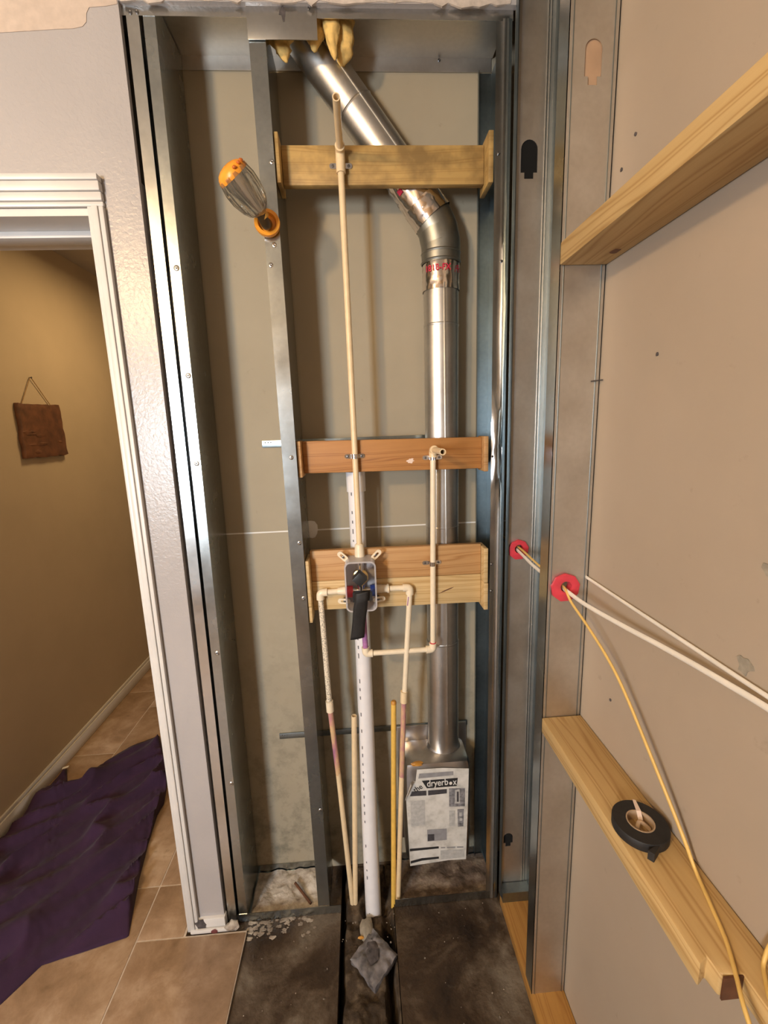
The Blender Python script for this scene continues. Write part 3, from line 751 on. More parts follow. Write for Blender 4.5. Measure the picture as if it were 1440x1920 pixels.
# ------------------------------------------------------------------ insulation tufts
def tuft(label, spine, radii, seed):
    m = MB(); n = len(spine); seg = 18; vv = []; ff = []
    pts = curve_pts(spine, 6); k = len(pts)
    for i, p_ in enumerate(pts):
        f_ = i / (k - 1) * (len(radii) - 1); j = min(int(f_), len(radii) - 2); r = radii[j] + (radii[j + 1] - radii[j]) * (f_ - j)
        for s_ in range(seg):
            a = 2 * pi * s_ / seg; q = r * (1 + 0.45 * noise.noise(Vector((cos(a) * 1.7, sin(a) * 1.7, i * 0.35 + seed))))
            vv.append((p_.x + q * cos(a), p_.y + q * sin(a) * 0.7, p_.z + 0.25 * q * noise.noise(Vector((cos(a) * 2, sin(a) * 2, i + seed)))))
    for i in range(k - 1):
        for s_ in range(seg): ff.append((i * seg + s_, i * seg + (s_ + 1) % seg, (i + 1) * seg + (s_ + 1) % seg, (i + 1) * seg + s_))
    ff.append(tuple(range(seg))[::-1]); ff.append(tuple((k - 1) * seg + s_ for s_ in range(seg)))
    return tag(m.add(vv, ff).build('insulation_tuft', 'foam', None, smooth=True, angle=70), label, 'insulation', 'tufts of insulation round the duct')
tuft('long yellow insulation tuft drooping in front of the duct beside the steel plate', [(-0.020, 1.165, 2.500), (-0.020, 1.160, 2.470), (-0.017, 1.162, 2.435), (-0.012, 1.168, 2.396)], [0.022, 0.021, 0.016, 0.002], 1)
tuft('broad yellow insulation wad behind the long drooping tuft', [(0.008, 1.200, 2.505), (0.010, 1.190, 2.470), (0.010, 1.190, 2.430), (0.004, 1.200, 2.408)], [0.028, 0.026, 0.020, 0.006], 4)
tuft('small yellow insulation tuft below the steel plate, left of the duct', [(-0.138, 1.19, 2.500), (-0.138, 1.19, 2.455), (-0.133, 1.185, 2.427), (-0.125, 1.185, 2.402)], [0.030, 0.028, 0.018, 0.002], 7)
tuft('small yellow insulation tuft below the steel plate, right of the duct', [(-0.055, 1.175, 2.490), (-0.055, 1.175, 2.455), (-0.057, 1.17, 2.428), (-0.058, 1.17, 2.412)], [0.026, 0.024, 0.012, 0.002], 9)

# ------------------------------------------------------------------ dryer box
bx = thing('dryer_box', 'grey metal dryer box at the foot of the duct with a torn paper label', 'box', (0.206, 1.23, 0.12))
m = MB(); m.box(0.098, 0.314, 1.168, 1.2925, 0.120, 0.512); m.build('shell', 'boxmetal', bx, bevel=0.026)
MB().box(0.086, 0.326, 1.2845, 1.2925, 0.108, 0.560).build('flange', 'boxmetal', bx, bevel=0.003)
duct_tube(MB(), [(0.238, 0.500), (0.238, 0.516), (0.238, 0.522)], [0.058, 0.056, 0.0518], 0.0445).build('port_collar', 'boxmetal', bx, smooth=True)
blob(MB(), (0.142, 1.175, 0.508), 0.020, 0.010, 0.004, 3.3, amp=0.7).build('glue_smear', 'amber', bx, smooth=True)
def LB(px, py, d=0.0):
    # a spot on the label, from its left and lower edge in label units
    return Vector((0.106 + (px - 767) * 0.00179, 1.1655 - d, 0.126 + (1622 - py) * 0.00204 - (px - 767) * 0.00012))
lab = MB().prism([LB(785, 1440), LB(782, 1462), LB(764, 1492), LB(766, 1550), LB(768, 1621), LB(800, 1617), LB(840, 1612), LB(873, 1611), LB(876, 1520), LB(878, 1440), LB(830, 1438)], (0, 0.001, 0)).build('label', 'paper', bx)
def pr(name, mat, pts, d=0.0004): MB().add([LB(x, y, d) for x, y in pts], [tuple(range(len(pts)))]).build(name, mat, lab)
pr('title_band', 'print_black', [(793, 1460), (858, 1456), (856, 1471), (838, 1472), (802, 1474)])
def ltext(body, size, px, py, mat, rot=0.0, d=0.0008, width=None):
    vv, ff = text_mesh(body, size); c = LB(px, py, d); out = []
    if width:
        lo, hi = min(v.x for v in vv), max(v.x for v in vv); k = width / (hi - lo)
        vv = [Vector(((v.x - (lo + hi) / 2) * k, v.y, 0)) for v in vv]
    for v in vv:
        x = v.x * cos(rot) - v.y * sin(rot); y = v.x * sin(rot) + v.y * cos(rot)
        out.append((c.x + x, c.y, c.z + y))
    MB().add(out, ff).build('lettering', mat, lab)
ltext('the', 0.027, 788, 1477, 'print_black', 0.55, width=0.030)
ltext('dryerb', 0.034, 821.5, 1469.5, 'print_white', 0.02, width=0.068)
ltext('x', 0.034, 852.5, 1468.5, 'print_white', 0.02, width=0.0125)
MB().add([LB(845.0, 1465.5, 0.0008) + Vector((0.0050 * cos(2 * pi * k / 14), 0, 0.0060 * sin(2 * pi * k / 14))) for k in range(14)], [tuple(range(14))]).build('title_dot', 'print_white', lab)
pr('text_bar', 'print_dark', [(771, 1488), (775, 1479), (801, 1478), (801, 1487)])
pr('text_bar', 'print_dark', [(804, 1478), (838, 1476), (838, 1484), (804, 1487)])
pr('photo_print', 'print_grey', [(842, 1475), (871, 1475), (871, 1509), (842, 1509)])
pr('photo_detail', 'print_pale', [(853, 1478), (861, 1477), (862, 1503), (852, 1503)], 0.0007)
pr('photo_detail', 'print_dark', [(856, 1481), (859.5, 1481), (859.5, 1500), (856, 1500)], 0.0009)
pr('photo_print', 'print_grey', [(857, 1514), (869, 1514), (868, 1547), (858, 1547)])
pr('photo_detail', 'print_pale', [(860, 1520), (865, 1520), (865, 1527), (860, 1527)], 0.0007)
pr('photo_detail', 'print_pale', [(861, 1531), (866, 1531), (866, 1536), (861, 1536)], 0.0007)
pr('photo_print', 'print_mid', [(801, 1551), (837, 1550), (837, 1572), (801, 1574)])
pr('photo_detail', 'print_dark', [(802, 1560), (814, 1560), (814, 1572), (802, 1573)], 0.0007)
pr('text_bar', 'print_black', [(768, 1587), (822, 1584), (822, 1588), (768, 1592)])
pr('text_bar', 'print_black', [(769, 1611), (790, 1606), (822, 1604), (822, 1608), (790, 1611), (769, 1616)])
for k, (a, b_) in enumerate(((826, 834), (837, 853), (856, 868))): pr('text_line', 'print_mid', [(a, 1585.5), (b_, 1585.5), (b_, 1588), (a, 1588)])
pr('text_block', 'print_pale', [(825, 1592), (870, 1591), (870, 1607), (825, 1610)])
pr('text_block', 'print_pale', [(772, 1497), (798, 1495), (798, 1542), (772, 1545)])
pr('text_block', 'print_pale', [(842, 1516), (853, 1516), (853, 1546), (842, 1546)])
pr('fold_shadow', 'print_mid', [(789, 1447), (850, 1444), (850, 1451), (787, 1456)])
# curled corner of the label
vv = []; ff = []
a0, a1 = LB(782, 1460), LB(764, 1494)
for i in range(9):
    t = i / 8
    for j in range(5):
        u = j / 4; p_ = a0.lerp(a1, t); w = 0.034 * (1 - 0.75 * t)
        vv.append((p_.x - 0.5 * w * sin(u * 1.9), p_.y - 0.45 * w * (1 - cos(u * 2.2)) - 0.001, p_.z + 0.25 * w * sin(u * 2.0)))
for i in range(8):
    for j in range(4): ff.append((i * 5 + j, i * 5 + j + 1, i * 5 + j + 6, i * 5 + j + 5))
MB().add(vv, ff).build('curled_corner', 'paper', lab, smooth=True)

# ================================================================== PLUMBING
YP = 1.1675; RP = 0.0080
def elbow(corner, da, db, r=0.0112, L=0.0205):
    c = Vector(corner); da = Vector(da).normalized(); db = Vector(db).normalized(); R = 0.010
    path = [c + da * L, c + da * R]
    for k in range(1, 6):
        t = k / 6; path.append((c + da * R) * (1 - t) ** 2 + c * 2 * t * (1 - t) + (c + db * R) * t * t)
    path += [c + db * R, c + db * L]
    return MB().tube(path, [r * 1.04] + [r] * (len(path) - 2) + [r * 1.04], 18)
pl = thing('shower_plumbing', 'cream plastic shower pipework with clear valve box, riser and tub outlet', 'plumbing', (-0.01, YP, 0.02))
def pipe(a, b, mat='cpvc', r=RP, inner=None, name='pipe'): return MB().tube([a, b], r, 18, inner=inner).build(name, mat, pl, smooth=True)
# riser to the shower head
XS = -0.0105
pipe((-0.0095, YP, 1.232), (XS, YP, 2.200), 'cpvc', name='riser_pipe')
elbow((XS, YP, 2.212), (0, 0, -1), (0, -1, 0.0)).build('elbow', 'cpvc', pl, smooth=True)
MB().tube([(XS, YP, 2.165), (XS, YP, 2.196)], 0.0112, 18).build('coupling', 'cpvc', pl, smooth=True)
pipe((XS, YP - 0.012, 2.212), (XS - 0.001, 1.000, 2.213), 'cpvc', inner=0.74, name='shower_stub')
# tub spout line
XT = 0.2035
pipe((0.1955, YP, 0.925), (XT, YP, 1.480), 'cpvc_pale', name='spout_pipe')
elbow((XT, YP, 1.497), (0, 0, -1), (0, -1, 0)).build('elbow', 'cpvc', pl, smooth=True)
pipe((XT, YP - 0.012, 1.497), (XT + 0.001, 1.035, 1.497), 'cpvc', inner=0.72, name='spout_stub')
elbow((0.1955, YP, 0.905), (0, 0, 1), (-1, 0, 0)).build('elbow', 'cpvc_pale', pl, smooth=True)
pipe((0.006, YP, 0.9045), (0.184, YP, 0.905), 'cpvc_pale', name='cross_pipe')
elbow((-0.006, YP, 0.9045), (1, 0, 0), (0, 0, 1)).build('elbow', 'cpvc_pale', pl, smooth=True)
pipe((-0.006, YP, 0.918), (-0.0075, YP, 1.060), 'primer', name='primed_pipe')
MB().tube([(0.19565, YP, 0.9255), (0.1957, YP, 0.928)], 0.0092, 18).build('primer_ring', 'print_red', pl, smooth=True)
# hot side
pipe((-0.115, YP, 1.1035), (-0.040, YP, 1.106), 'cpvc_pale', name='hot_inlet')
elbow((-0.1285, YP, 1.1035), (1, 0, 0), (0.02, 0, -1)).build('elbow', 'cpvc_pale', pl, smooth=True)
MB().lathe((-0.078, YP, 1.105), (1, 0, 0), [(0, 0.0095), (0.012, 0.0115), (0.024, 0.013), (0.036, 0.013)], 18).build('adapter', 'cpvc_pale', pl, smooth=True)
pipe((-0.128, YP, 1.090), (-0.1225, YP, 0.745), 'speckled', name='hot_pipe')
MB().tube([(-0.1228, YP, 0.757), (-0.122, YP, 0.722)], 0.0112, 18).build('coupling', 'cpvc_pale', pl, smooth=True)
pipe((-0.1224, YP, 0.735), (-0.110, YP, 0.50), 'primed', name='hot_pipe')
pipe((-0.110, YP, 0.505), (-0.088, 1.168, -0.06), 'cpvc', name='hot_pipe')
# cold side
pipe((0.030, YP, 1.105), (0.118, YP, 1.104), 'cpvc_pale', name='cold_inlet')
for x0, x1, r in ((0.030, 0.050, 0.0125), (0.050, 0.064, 0.0112), (0.064, 0.069, 0.0132)): MB().tube([(x0, YP, 1.105), (x1, YP, 1.105)], r, 18).build('adapter', 'cpvc_pale', pl, smooth=True)
elbow((0.1305, YP, 1.104), (-1, 0, 0), (-0.05, 0, -1)).build('elbow', 'cpvc_pale', pl, smooth=True)
pipe((0.1300, YP, 1.090), (0.1055, YP - 0.004, 0.765), 'cpvc_pale', name='cold_pipe')
MB().tube([(0.1045, YP - 0.004, 0.775), (0.1025, YP - 0.004, 0.738)], 0.0110, 18).build('coupling', 'cpvc', pl, smooth=True)
pipe((0.1030, YP - 0.004, 0.750), (0.0885, YP - 0.006, 0.475), 'primed', name='cold_pipe')
pipe((0.0887, YP - 0.006, 0.48), (0.0600, 1.157, -0.06), 'cpvc', name='cold_pipe')
MB().tube([(0.125, YP - 0.0078, 1.078), (0.121, YP - 0.0086, 1.052)], 0.0012, 6).build('primer_drip', 'primer', pl, smooth=True)
# valve box
vb_x0, vb_x1, vb_z0, vb_z1 = -0.0535, 0.0325, 1.062, 1.206
def rrect(x0, x1, z0, z1, r, y, n=6):
    pts = []
    for cx, cz, a in ((x1 - r, z1 - r, 0), (x0 + r, z1 - r, pi / 2), (x0 + r, z0 + r, pi), (x1 - r, z0 + r, 1.5 * pi)):
        for k in range(n + 1): t = a + pi / 2 * k / n; pts.append((cx + r * cos(t), y, cz + r * sin(t)))
    return pts
vb = MB().plate(rrect(vb_x0, vb_x1, vb_z0, vb_z1, 0.016, 1.112), [rrect(vb_x0 + 0.004, vb_x1 - 0.004, vb_z0 + 0.004, vb_z1 - 0.004, 0.013, 1.112)], (0, 0.066, 0)).build('valve_box', 'clear', pl, smooth=True)
MB().plate(rrect(vb_x0 + 0.003, vb_x1 - 0.003, vb_z0 + 0.003, vb_z1 - 0.003, 0.013, 1.174), [], (0, 0.004, 0)).build('back_plate', 'clear', vb)
for x, z, sx, sz in ((vb_x0 + 0.004, vb_z1 - 0.002, -1, 1), (vb_x1 - 0.004, vb_z1 - 0.002, 1, 1), (vb_x0 + 0.004, vb_z0 + 0.016, -1, 0.15), (vb_x1 - 0.004, vb_z0 + 0.016, 1, 0.15)):
    # slotted mounting ear
    dirv = Vector((sx, 0, sz)).normalized(); q = Vector((dirv.z, 0, -dirv.x)); c = Vector((x, 1.150, z)) + dirv * 0.011
    def oval(L, r, n=8):
        pts = []
        for k in range(n + 1): t = -pi / 2 + pi * k / n; pts.append(c + dirv * (L + r * cos(t)) + q * r * sin(t))
        for k in range(n + 1): t = pi / 2 + pi * k / n; pts.append(c + dirv * (-L + r * cos(t)) + q * r * sin(t))
        return pts
    MB().plate(oval(0.010, 0.0078), [oval(0.006, 0.0032)], (0, 0.004, 0)).build('ear', 'cpvc_pale', vb)
    MB().lathe(c - dirv * 0.002 + Vector((0, 0.0245, 0)), (0, -1, 0), [(0, 0.004), (0.022, 0.004), (0.0235, 0.002)], 10).build('ear_screw', 'screw', vb, smooth=True)
MB().lathe((-0.0105, 1.172, 1.148), (0, -1, 0), [(0, 0.022), (0.018, 0.022), (0.020, 0.016), (0.034, 0.016), (0.036, 0.0115), (0.060, 0.0115)], 24).build('valve_body', 'brass', vb, smooth=True)
MB().tube([(-0.0105, 1.162, 1.085), (-0.0105, 1.162, 1.195)], 0.011, 16).build('valve_stem_pipe', 'chrome', vb, smooth=True)
MB().tube([(-0.048, 1.162, 1.105), (0.028, 1.162, 1.105)], 0.011, 16).build('valve_cross_pipe', 'chrome', vb, smooth=True)
MB().lathe((-0.0098, YP, 1.196), (0, 0, 1), [(0, 0.0150), (0.004, 0.0150), (0.006, 0.0145), (0.030, 0.0138), (0.044, 0.0122), (0.046, 0.0105)], 20).build('riser_adapter', 'cpvc_pale', vb, smooth=True)
MB().lathe((-0.0098, YP, 1.190), (0, 0, 1), [(0, 0.0175), (0.010, 0.0175)], 12).build('chrome_nut', 'chrome', vb, smooth=True)
MB().lathe((-0.0535, 1.158, 1.105), (1, 0, 0), [(0, 0.0165), (0.010, 0.0170), (0.020, 0.0165)], 22).build('hot_ring', 'red', vb, smooth=True)
MB().lathe((0.016, 1.158, 1.105), (1, 0, 0), [(0, 0.0165), (0.009, 0.0170), (0.016, 0.0165)], 22).build('cold_ring', 'blue', vb, smooth=True)
# black diamond-shaped cap on the cartridge
kc = Vector((-0.0122, 1.078, 1.1665)); s_ = 0.0205
MB().prism([kc + Vector((0, 0, s_)), kc + Vector((s_, 0, 0)), kc + Vector((0, 0, -s_)), kc + Vector((-s_, 0, 0))], (0, 0.030, 0)).build('cartridge_cap', 'black', vb, bevel=0.0015)
MB().lathe(kc + Vector((0, 0.026, -0.004)), (0, 1, 0.0), [(0, 0.0115), (0.02, 0.0115)], 16).build('cartridge_stem', 'brass', vb, smooth=True)
# strip of black tape hanging from the valve
m = MB(); vv = []; ff = []
TP = [(-0.0085, 1.106, 1.121), (-0.0110, 1.104, 1.100), (-0.0140, 1.107, 1.080), (-0.0200, 1.116, 1.035), (-0.0275, 1.124, 0.976)]
pp = curve_pts(TP, 5)
for i, q in enumerate(pp):
    w = 0.0195 + 0.0006 * sin(i * 0.7)
    for j in range(5): u = j / 4 - 0.5; vv.append((q.x + 2 * w * u, q.y - 0.003 * cos(u * pi) + 0.0015 * noise.noise(Vector((u * 3, i * 0.5, 1))), q.z + u * 0.006))
for i in range(len(pp) - 1):
    for j in range(4): ff.append((i * 5 + j, i * 5 + j + 1, i * 5 + j + 6, i * 5 + j + 5))
tp = m.add(vv, ff).build('tape_strip', 'tape_black', pl, smooth=True)
md = tp.modifiers.new('thickness', 'SOLIDIFY'); md.thickness = 0.0008
MB().prism([(-0.034, 1.109, 1.092), (0.020, 1.111, 1.094), (0.020, 1.111, 1.120), (-0.034, 1.109, 1.121)], (0, 0.0012, 0)).build('tape_wrap', 'tape_black', pl)

# pipe straps
def pipe_strap(label, x, z):
    o = thing('pipe_strap', label, 'strap', (x, YP, z), 'metal straps clamping the pipes to the boards')
    pts = []
    r0, r1 = RP + 0.0004, RP + 0.0016
    outer = []; inner = []
    for k in range(13):
        a = pi * k / 12; outer.append((x + r1 * cos(a), YP - r1 * sin(a))); inner.append((x + r0 * cos(a), YP - r0 * sin(a)))
    ring = [(x + r1, YK - 0.001)] + outer + [(x - r1, YK - 0.001), (x - r0, YK - 0.001)] + inner[::-1] + [(x + r0, YK - 0.001)]
    MB().prism([(a, b_, z - 0.006) for a, b_ in ring], (0, 0, 0.012)).build('saddle', 'chrome', o, smooth=True)
    for sx in (-1, 1):
        cx = x + sx * (r1 + 0.0085)
        pts = rrect(cx - 0.0095, cx + 0.0095, z - 0.006, z + 0.006, 0.0055, YK - 0.0022)
        MB().plate(pts, [], (0, 0.0018, 0)).build('tab', 'chrome', o)
        MB().lathe((cx + sx * 0.001, YK - 0.0022, z), (0, -1, 0), [(0, 0.0036), (0.0012, 0.0030), (0.0016, 0.001)], 12).build('screw', 'screw', o, smooth=True)
pipe_strap('zinc strap on the weathered top board', XS, 2.186)
pipe_strap('zinc strap holding the riser on the orange middle board', -0.0108, 1.487)
pipe_strap('zinc strap just below the tub spout outlet', 0.2033, 1.475)
pipe_strap('zinc strap on the salmon board, right of the valve', 0.1975, 1.172)

# vent pipe and stubs
pv = thing('vent_pipe', 'thick white plastic drain pipe leaning behind the shower valve', 'pipe', (-0.02, 1.2, -0.05))
path = curve_pts([(-0.0120, 1.2300, 1.400), (-0.0135, 1.2300, 1.10), (-0.0140, 1.2285, 0.92), (-0.0160, 1.215, 0.62), (-0.0200, 1.180, 0.25), (-0.0210, 1.146, -0.06)], 6)
MB().tube(path, [0.0235 + 0.0025 * min(1, max(0, (1.1 - p_.z) / 0.9)) for p_ in path], 26).build('pipe', 'pvc', pv, smooth=True)
MB().tube([(-0.0115, 1.2300, 1.383), (-0.0115, 1.2300, 1.440)], 0.0275, 26, inner=0.84).build('coupling', 'pvc', pv, smooth=True)
for i in range(46):
    z = 0.12 + i * 0.028
    if 1.03 < z < 1.24 or _rng.random() < 0.25: continue
    k = min(range(len(path)), key=lambda j: abs(path[j].z - z)); q = path[k]
    r = 0.0235 + 0.0025 * min(1, max(0, (1.1 - z) / 0.9)) + 0.0003; a = -0.62
    cx, cy = q.x + r * sin(a), q.y - r * cos(a); dy = 0.0
    hh = _rng.uniform(0.003, 0.0085)
    # follow the lean of the pipe
    j2 = min(k + 1, len(path) - 1); tz = path[j2] - path[max(k - 1, 0)]; f_ = (z - q.z) / tz.z
    cx += tz.x * f_; cy += tz.y * f_
    MB().add([(cx - 0.0016, cy + 0.0010, z - hh), (cx + 0.0016, cy - 0.0012, z - hh), (cx + 0.0016, cy - 0.0012, z + hh), (cx - 0.0016, cy + 0.0010, z + hh)], [(0, 1, 2, 3)]).build('print_mark', 'ink', pv)
tag(MB().tube([(-0.083, 1.166, -0.06), (-0.052, 1.196, 0.680)], 0.0086, 18, inner=0.75).build('stub_pipe', 'cpvc', None, smooth=True), 'short cream pipe stub standing left of the white drain pipe', 'pipe')
yp = tag(MB().tube([(0.0455, 1.153, -0.06), (0.0735, 1.196, 0.717)], 0.0084, 18).build('stub_pipe', 'cpvc_yellow', None, smooth=True), 'capped bright yellow pipe stub right of the white drain pipe', 'pipe')
MB().lathe((0.0735, 1.196, 0.712), (0.036, 0.055, 1), [(0, 0.0090), (0.006, 0.0088), (0.010, 0.006)], 16).build('end_cap', 'amber', yp, smooth=True)
for z in (0.28, 0.32, 0.36, 0.40):
    t = (z + 0.06) / 0.777; cx, cy = 0.0455 + 0.028 * t, 1.153 + 0.043 * t - 0.0087
    MB().add([(cx - 0.0012, cy, z - 0.012), (cx + 0.0012, cy, z - 0.012), (cx + 0.0012, cy + 0.0013, z + 0.012), (cx - 0.0012, cy + 0.0013, z + 0.012)], [(0, 1, 2, 3)]).build('print_mark', 'ink', yp)

# ================================================================== WIRING ON THE RIGHT
def grommet(label, x, y, z, r, hole):
    o = thing('cable_grommet', label, 'grommet', (x, y, z), None)
    pts = [(x + r * cos(2 * pi * k / 9 + 0.2), y - 0.008, z + r * sin(2 * pi * k / 9 + 0.2)) for k in range(9)]
    MB().plate(pts, [circ(x + 0.001, z + 0.002, hole, y - 0.008, 18)], (0, 0.0072, 0)).build('flange', 'red', o, bevel=0.0012)
    MB().tube([(x + 0.001, y - 0.0005, z + 0.002), (x + 0.001, y + 0.014, z + 0.002)], hole + 0.0022, 18, inner=hole / (hole + 0.0022)).build('sleeve', 'red', o, smooth=True)
grommet('small red octagonal cable grommet in the recessed corner stud', 0.432, YC, 1.214, 0.0290, 0.0120)
grommet('large red octagonal cable grommet in the near stud of the right wall', 0.438, YS, 1.202, 0.0325, 0.0125)
def flat_cable(name, label, pts, w, h, mat, n=8):
    # jacketed flat cable: oval section swept along a spline
    P = curve_pts(pts, n); k = len(P); seg = 12; vv = []; ff = []
    for i in range(k):
        t = (P[min(i + 1, k - 1)] - P[max(i - 1, 0)]).normalized()
        u = (Vector((0, 0, 1)) - t * t.z).normalized(); s_ = t.cross(u)
        for j in range(seg):
            a = 2 * pi * j / seg; vv.append(P[i] + u * (w * cos(a)) + s_ * (h * sin(a)))
    for i in range(k - 1):
        for j in range(seg): ff.append((i * seg + j, i * seg + (j + 1) % seg, (i + 1) * seg + (j + 1) % seg, (i + 1) * seg + j))
    ff.append(tuple(range(seg))[::-1]); ff.append(tuple((k - 1) * seg + j for j in range(seg)))
    return tag(MB().add(vv, ff).build(name, mat, None, smooth=True), label, 'cable')
flat_cable('electrical_cable', 'white flat cable leaving the large red grommet along the right wall',
           [(0.432, 1.26, 1.212), (0.431, 1.128, 1.211), (0.434, 1.02, 1.199), (0.436, 0.90, 1.197), (0.439, 0.862, 1.196), (0.450, 0.80, 1.1885), (0.464, 0.70, 1.190), (0.472, 0.60, 1.198), (0.4755, 0.50, 1.206), (0.4775, 0.40, 1.211), (0.479, 0.20, 1.210), (0.479, -0.1, 1.205)], 0.0050, 0.0026, 'cable_white')
flat_cable('electrical_cable', 'thin pale cable lying against the right wall above the white one',
           [(0.4855, 0.98, 1.226), (0.4875, 0.86, 1.221), (0.4875, 0.70, 1.219), (0.4875, 0.55, 1.218), (0.4870, 0.44, 1.2175), (0.4870, 0.20, 1.219), (0.487, -0.1, 1.220)], 0.0036, 0.0022, 'cable_white')
flat_cable('electrical_cable', 'yellow cable drooping from the large red grommet onto the shelf board',
           [(0.434, 1.26, 1.216), (0.435, 1.128, 1.219), (0.437, 1.02, 1.210), (0.437, 0.90, 1.202), (0.437, 0.862, 1.2005), (0.440, 0.835, 1.178), (0.448, 0.785, 1.150), (0.455, 0.718, 1.113), (0.460, 0.665, 1.071), (0.464, 0.575, 0.987), (0.472, 0.525, 0.925), (0.476, 0.500, 0.890), (0.464, 0.459, 0.8862), (0.449, 0.415, 0.8862), (0.431, 0.380, 0.8866), (0.414, 0.345, 0.880), (0.405, 0.28, 0.83), (0.40, 0.22, 0.74)], 0.0032, 0.0026, 'cable_yellow')
flat_cable('electrical_cable', 'short yellow cable end crossing the near end of the shelf board',
           [(0.487, 0.30, 1.10), (0.4865, 0.355, 0.990), (0.4840, 0.386, 0.925), (0.4740, 0.387, 0.8900), (0.460, 0.370, 0.8862), (0.447, 0.348, 0.8862), (0.436, 0.30, 0.868), (0.430, 0.24, 0.80)], 0.0030, 0.0025, 'cable_yellow')

# roll of tape on the shelf
tr = thing('tape_roll', 'black cloth tape roll lying flat on the low shelf board', 'tape', (0.4405, 0.575, 0.883))
tc = Vector((0.4405, 0.575, 0.8834))
MB().lathe(tc, (0, 0, 1), [(0, 0.0215), (0, 0.0415), (0.0015, 0.0425), (0.0150, 0.0425), (0.0165, 0.0415), (0.0165, 0.0215), (0.0, 0.0215)], 48, caps=False).build('winding', 'tape_black', tr, smooth=True)
MB().lathe(tc, (0, 0, 1), [(0, 0.0195), (0, 0.0214), (0.0172, 0.0214), (0.0172, 0.0195), (0, 0.0195)], 36, caps=False).build('core', 'card', tr, smooth=True)
MB().prism([tc + Vector((-0.004, -0.042, 0)), tc + Vector((0.003, -0.0425, 0)), tc + Vector((-0.014, -0.055, 0)), tc + Vector((-0.020, -0.048, 0))], (0, 0, 0.0155)).build('tail', 'tape_black', tr)
MB().prism([tc + Vector((0.0125, 0.0405, 0.0172)), tc + Vector((0.0170, 0.0385, 0.0172)), tc + Vector((0.0120, 0.0165, 0.0178)), tc + Vector((0.0045, 0.0180, 0.0178))], (0, 0, 0.0006)).prism([tc + Vector((0.0120, 0.0165, 0.0178)), tc + Vector((0.0045, 0.0180, 0.0178)), tc + Vector((0.0010, 0.0060, 0.0110)), tc + Vector((0.0080, 0.0045, 0.0110))], (0, 0, 0.0006)).build('paper_strip', 'paper_tag', tr)
MB().tube(curve_pts([tc + Vector((-0.012, -0.010, 0.004)), tc + Vector((0, 0.002, 0.013)), tc + Vector((0.013, -0.006, 0.005))], 6), 0.0035, 8).build('core_scrap', 'card', tr, smooth=True)

# ================================================================== ORANGE GADGET ON THE MIDDLE STUD
g = thing('work_light', 'orange capped gadget with clear ribbed body on an orange disc, middle stud', 'light', (-0.19, 1.13, 2.04))
bc = Vector((-0.190, 1.138, 2.041)); ax = Vector((0.10, -1, 0.05)).normalized()
MB().lathe(bc, ax, [(0, 0.0225), (0.003, 0.0285), (0.010, 0.0300), (0.016, 0.0290), (0.016, 0.0215), (0.007, 0.0190)], 36).build('disc_base', 'orange', g, smooth=True)
j0 = bc + ax * 0.008; j1 = Vector((-0.1885, 1.105, 2.030)); j2 = Vector((-0.194, 1.085, 2.043))
MB().tube(curve_pts([j0, j1, j2], 8), 0.0115, 18).build('swivel_joint', 'brown_plastic', g, smooth=True)
a0 = Vector((-0.190, 1.092, 2.040)); a1 = Vector((-0.2445, 1.040, 2.105)); ax = (a1 - a0); Lb = ax.length; ax.normalize()
MB().lathe(a0 - ax * 0.006, ax, [(0, 0.009), (0.002, 0.0125), (0.018, 0.0125)], 18).build('collar', M['amber'], g, smooth=True)
# ribbed shell
u = (Vector((0, 0, 1)) - ax * ax.z).normalized(); w_ = ax.cross(u); vv = []; ff = []; seg = 60; prof = [(0.006, 0.013), (0.014, 0.023), (0.028, 0.031), (0.050, 0.0365), (0.070, 0.0375), (0.088, 0.0345), (0.094, 0.033)]
for h, r in prof:
    for k in range(seg):
        t = 2 * pi * k / seg; rr = r * (1 + 0.07 * (1 if (k // 3) % 2 else -0.5) + 0.12 * noise.noise(Vector((h * 55, k * 0.55, 3)))); vv.append(a0 + ax * h + (u * cos(t) + w_ * sin(t)) * rr)
for i in range(len(prof) - 1):
    for k in range(seg): ff.append((i * seg + k, i * seg + (k + 1) % seg, (i + 1) * seg + (k + 1) % seg, (i + 1) * seg + k))
MB().add(vv, ff).build('ribbed_body', 'clear_grey', g, smooth=True, angle=25)
MB().lathe(a0 + ax * 0.010, ax, [(0, 0.006), (0.02, 0.012), (0.06, 0.020), (0.082, 0.022)], 18).build('inner_reflector', 'chrome', g, smooth=True)
cp = MB().lathe(a0 + ax * 0.086, ax, [(0, 0.0345), (0.005, 0.0348), (0.012, 0.0325), (0.018, 0.027), (0.022, 0.018), (0.024, 0.007)], 36).build('orange_cap', 'orange', g, smooth=True)
for k in range(3):
    t = -1.9 + k * 0.45
    q = a0 + ax * 0.0985 + (u * cos(t) + w_ * sin(t)) * 0.0325
    blob(MB(), q, 0.005, 0.004, 0.0035, 20 + k, amp=0.3).build('cap_mark', 'orange_dark', cp, smooth=True)

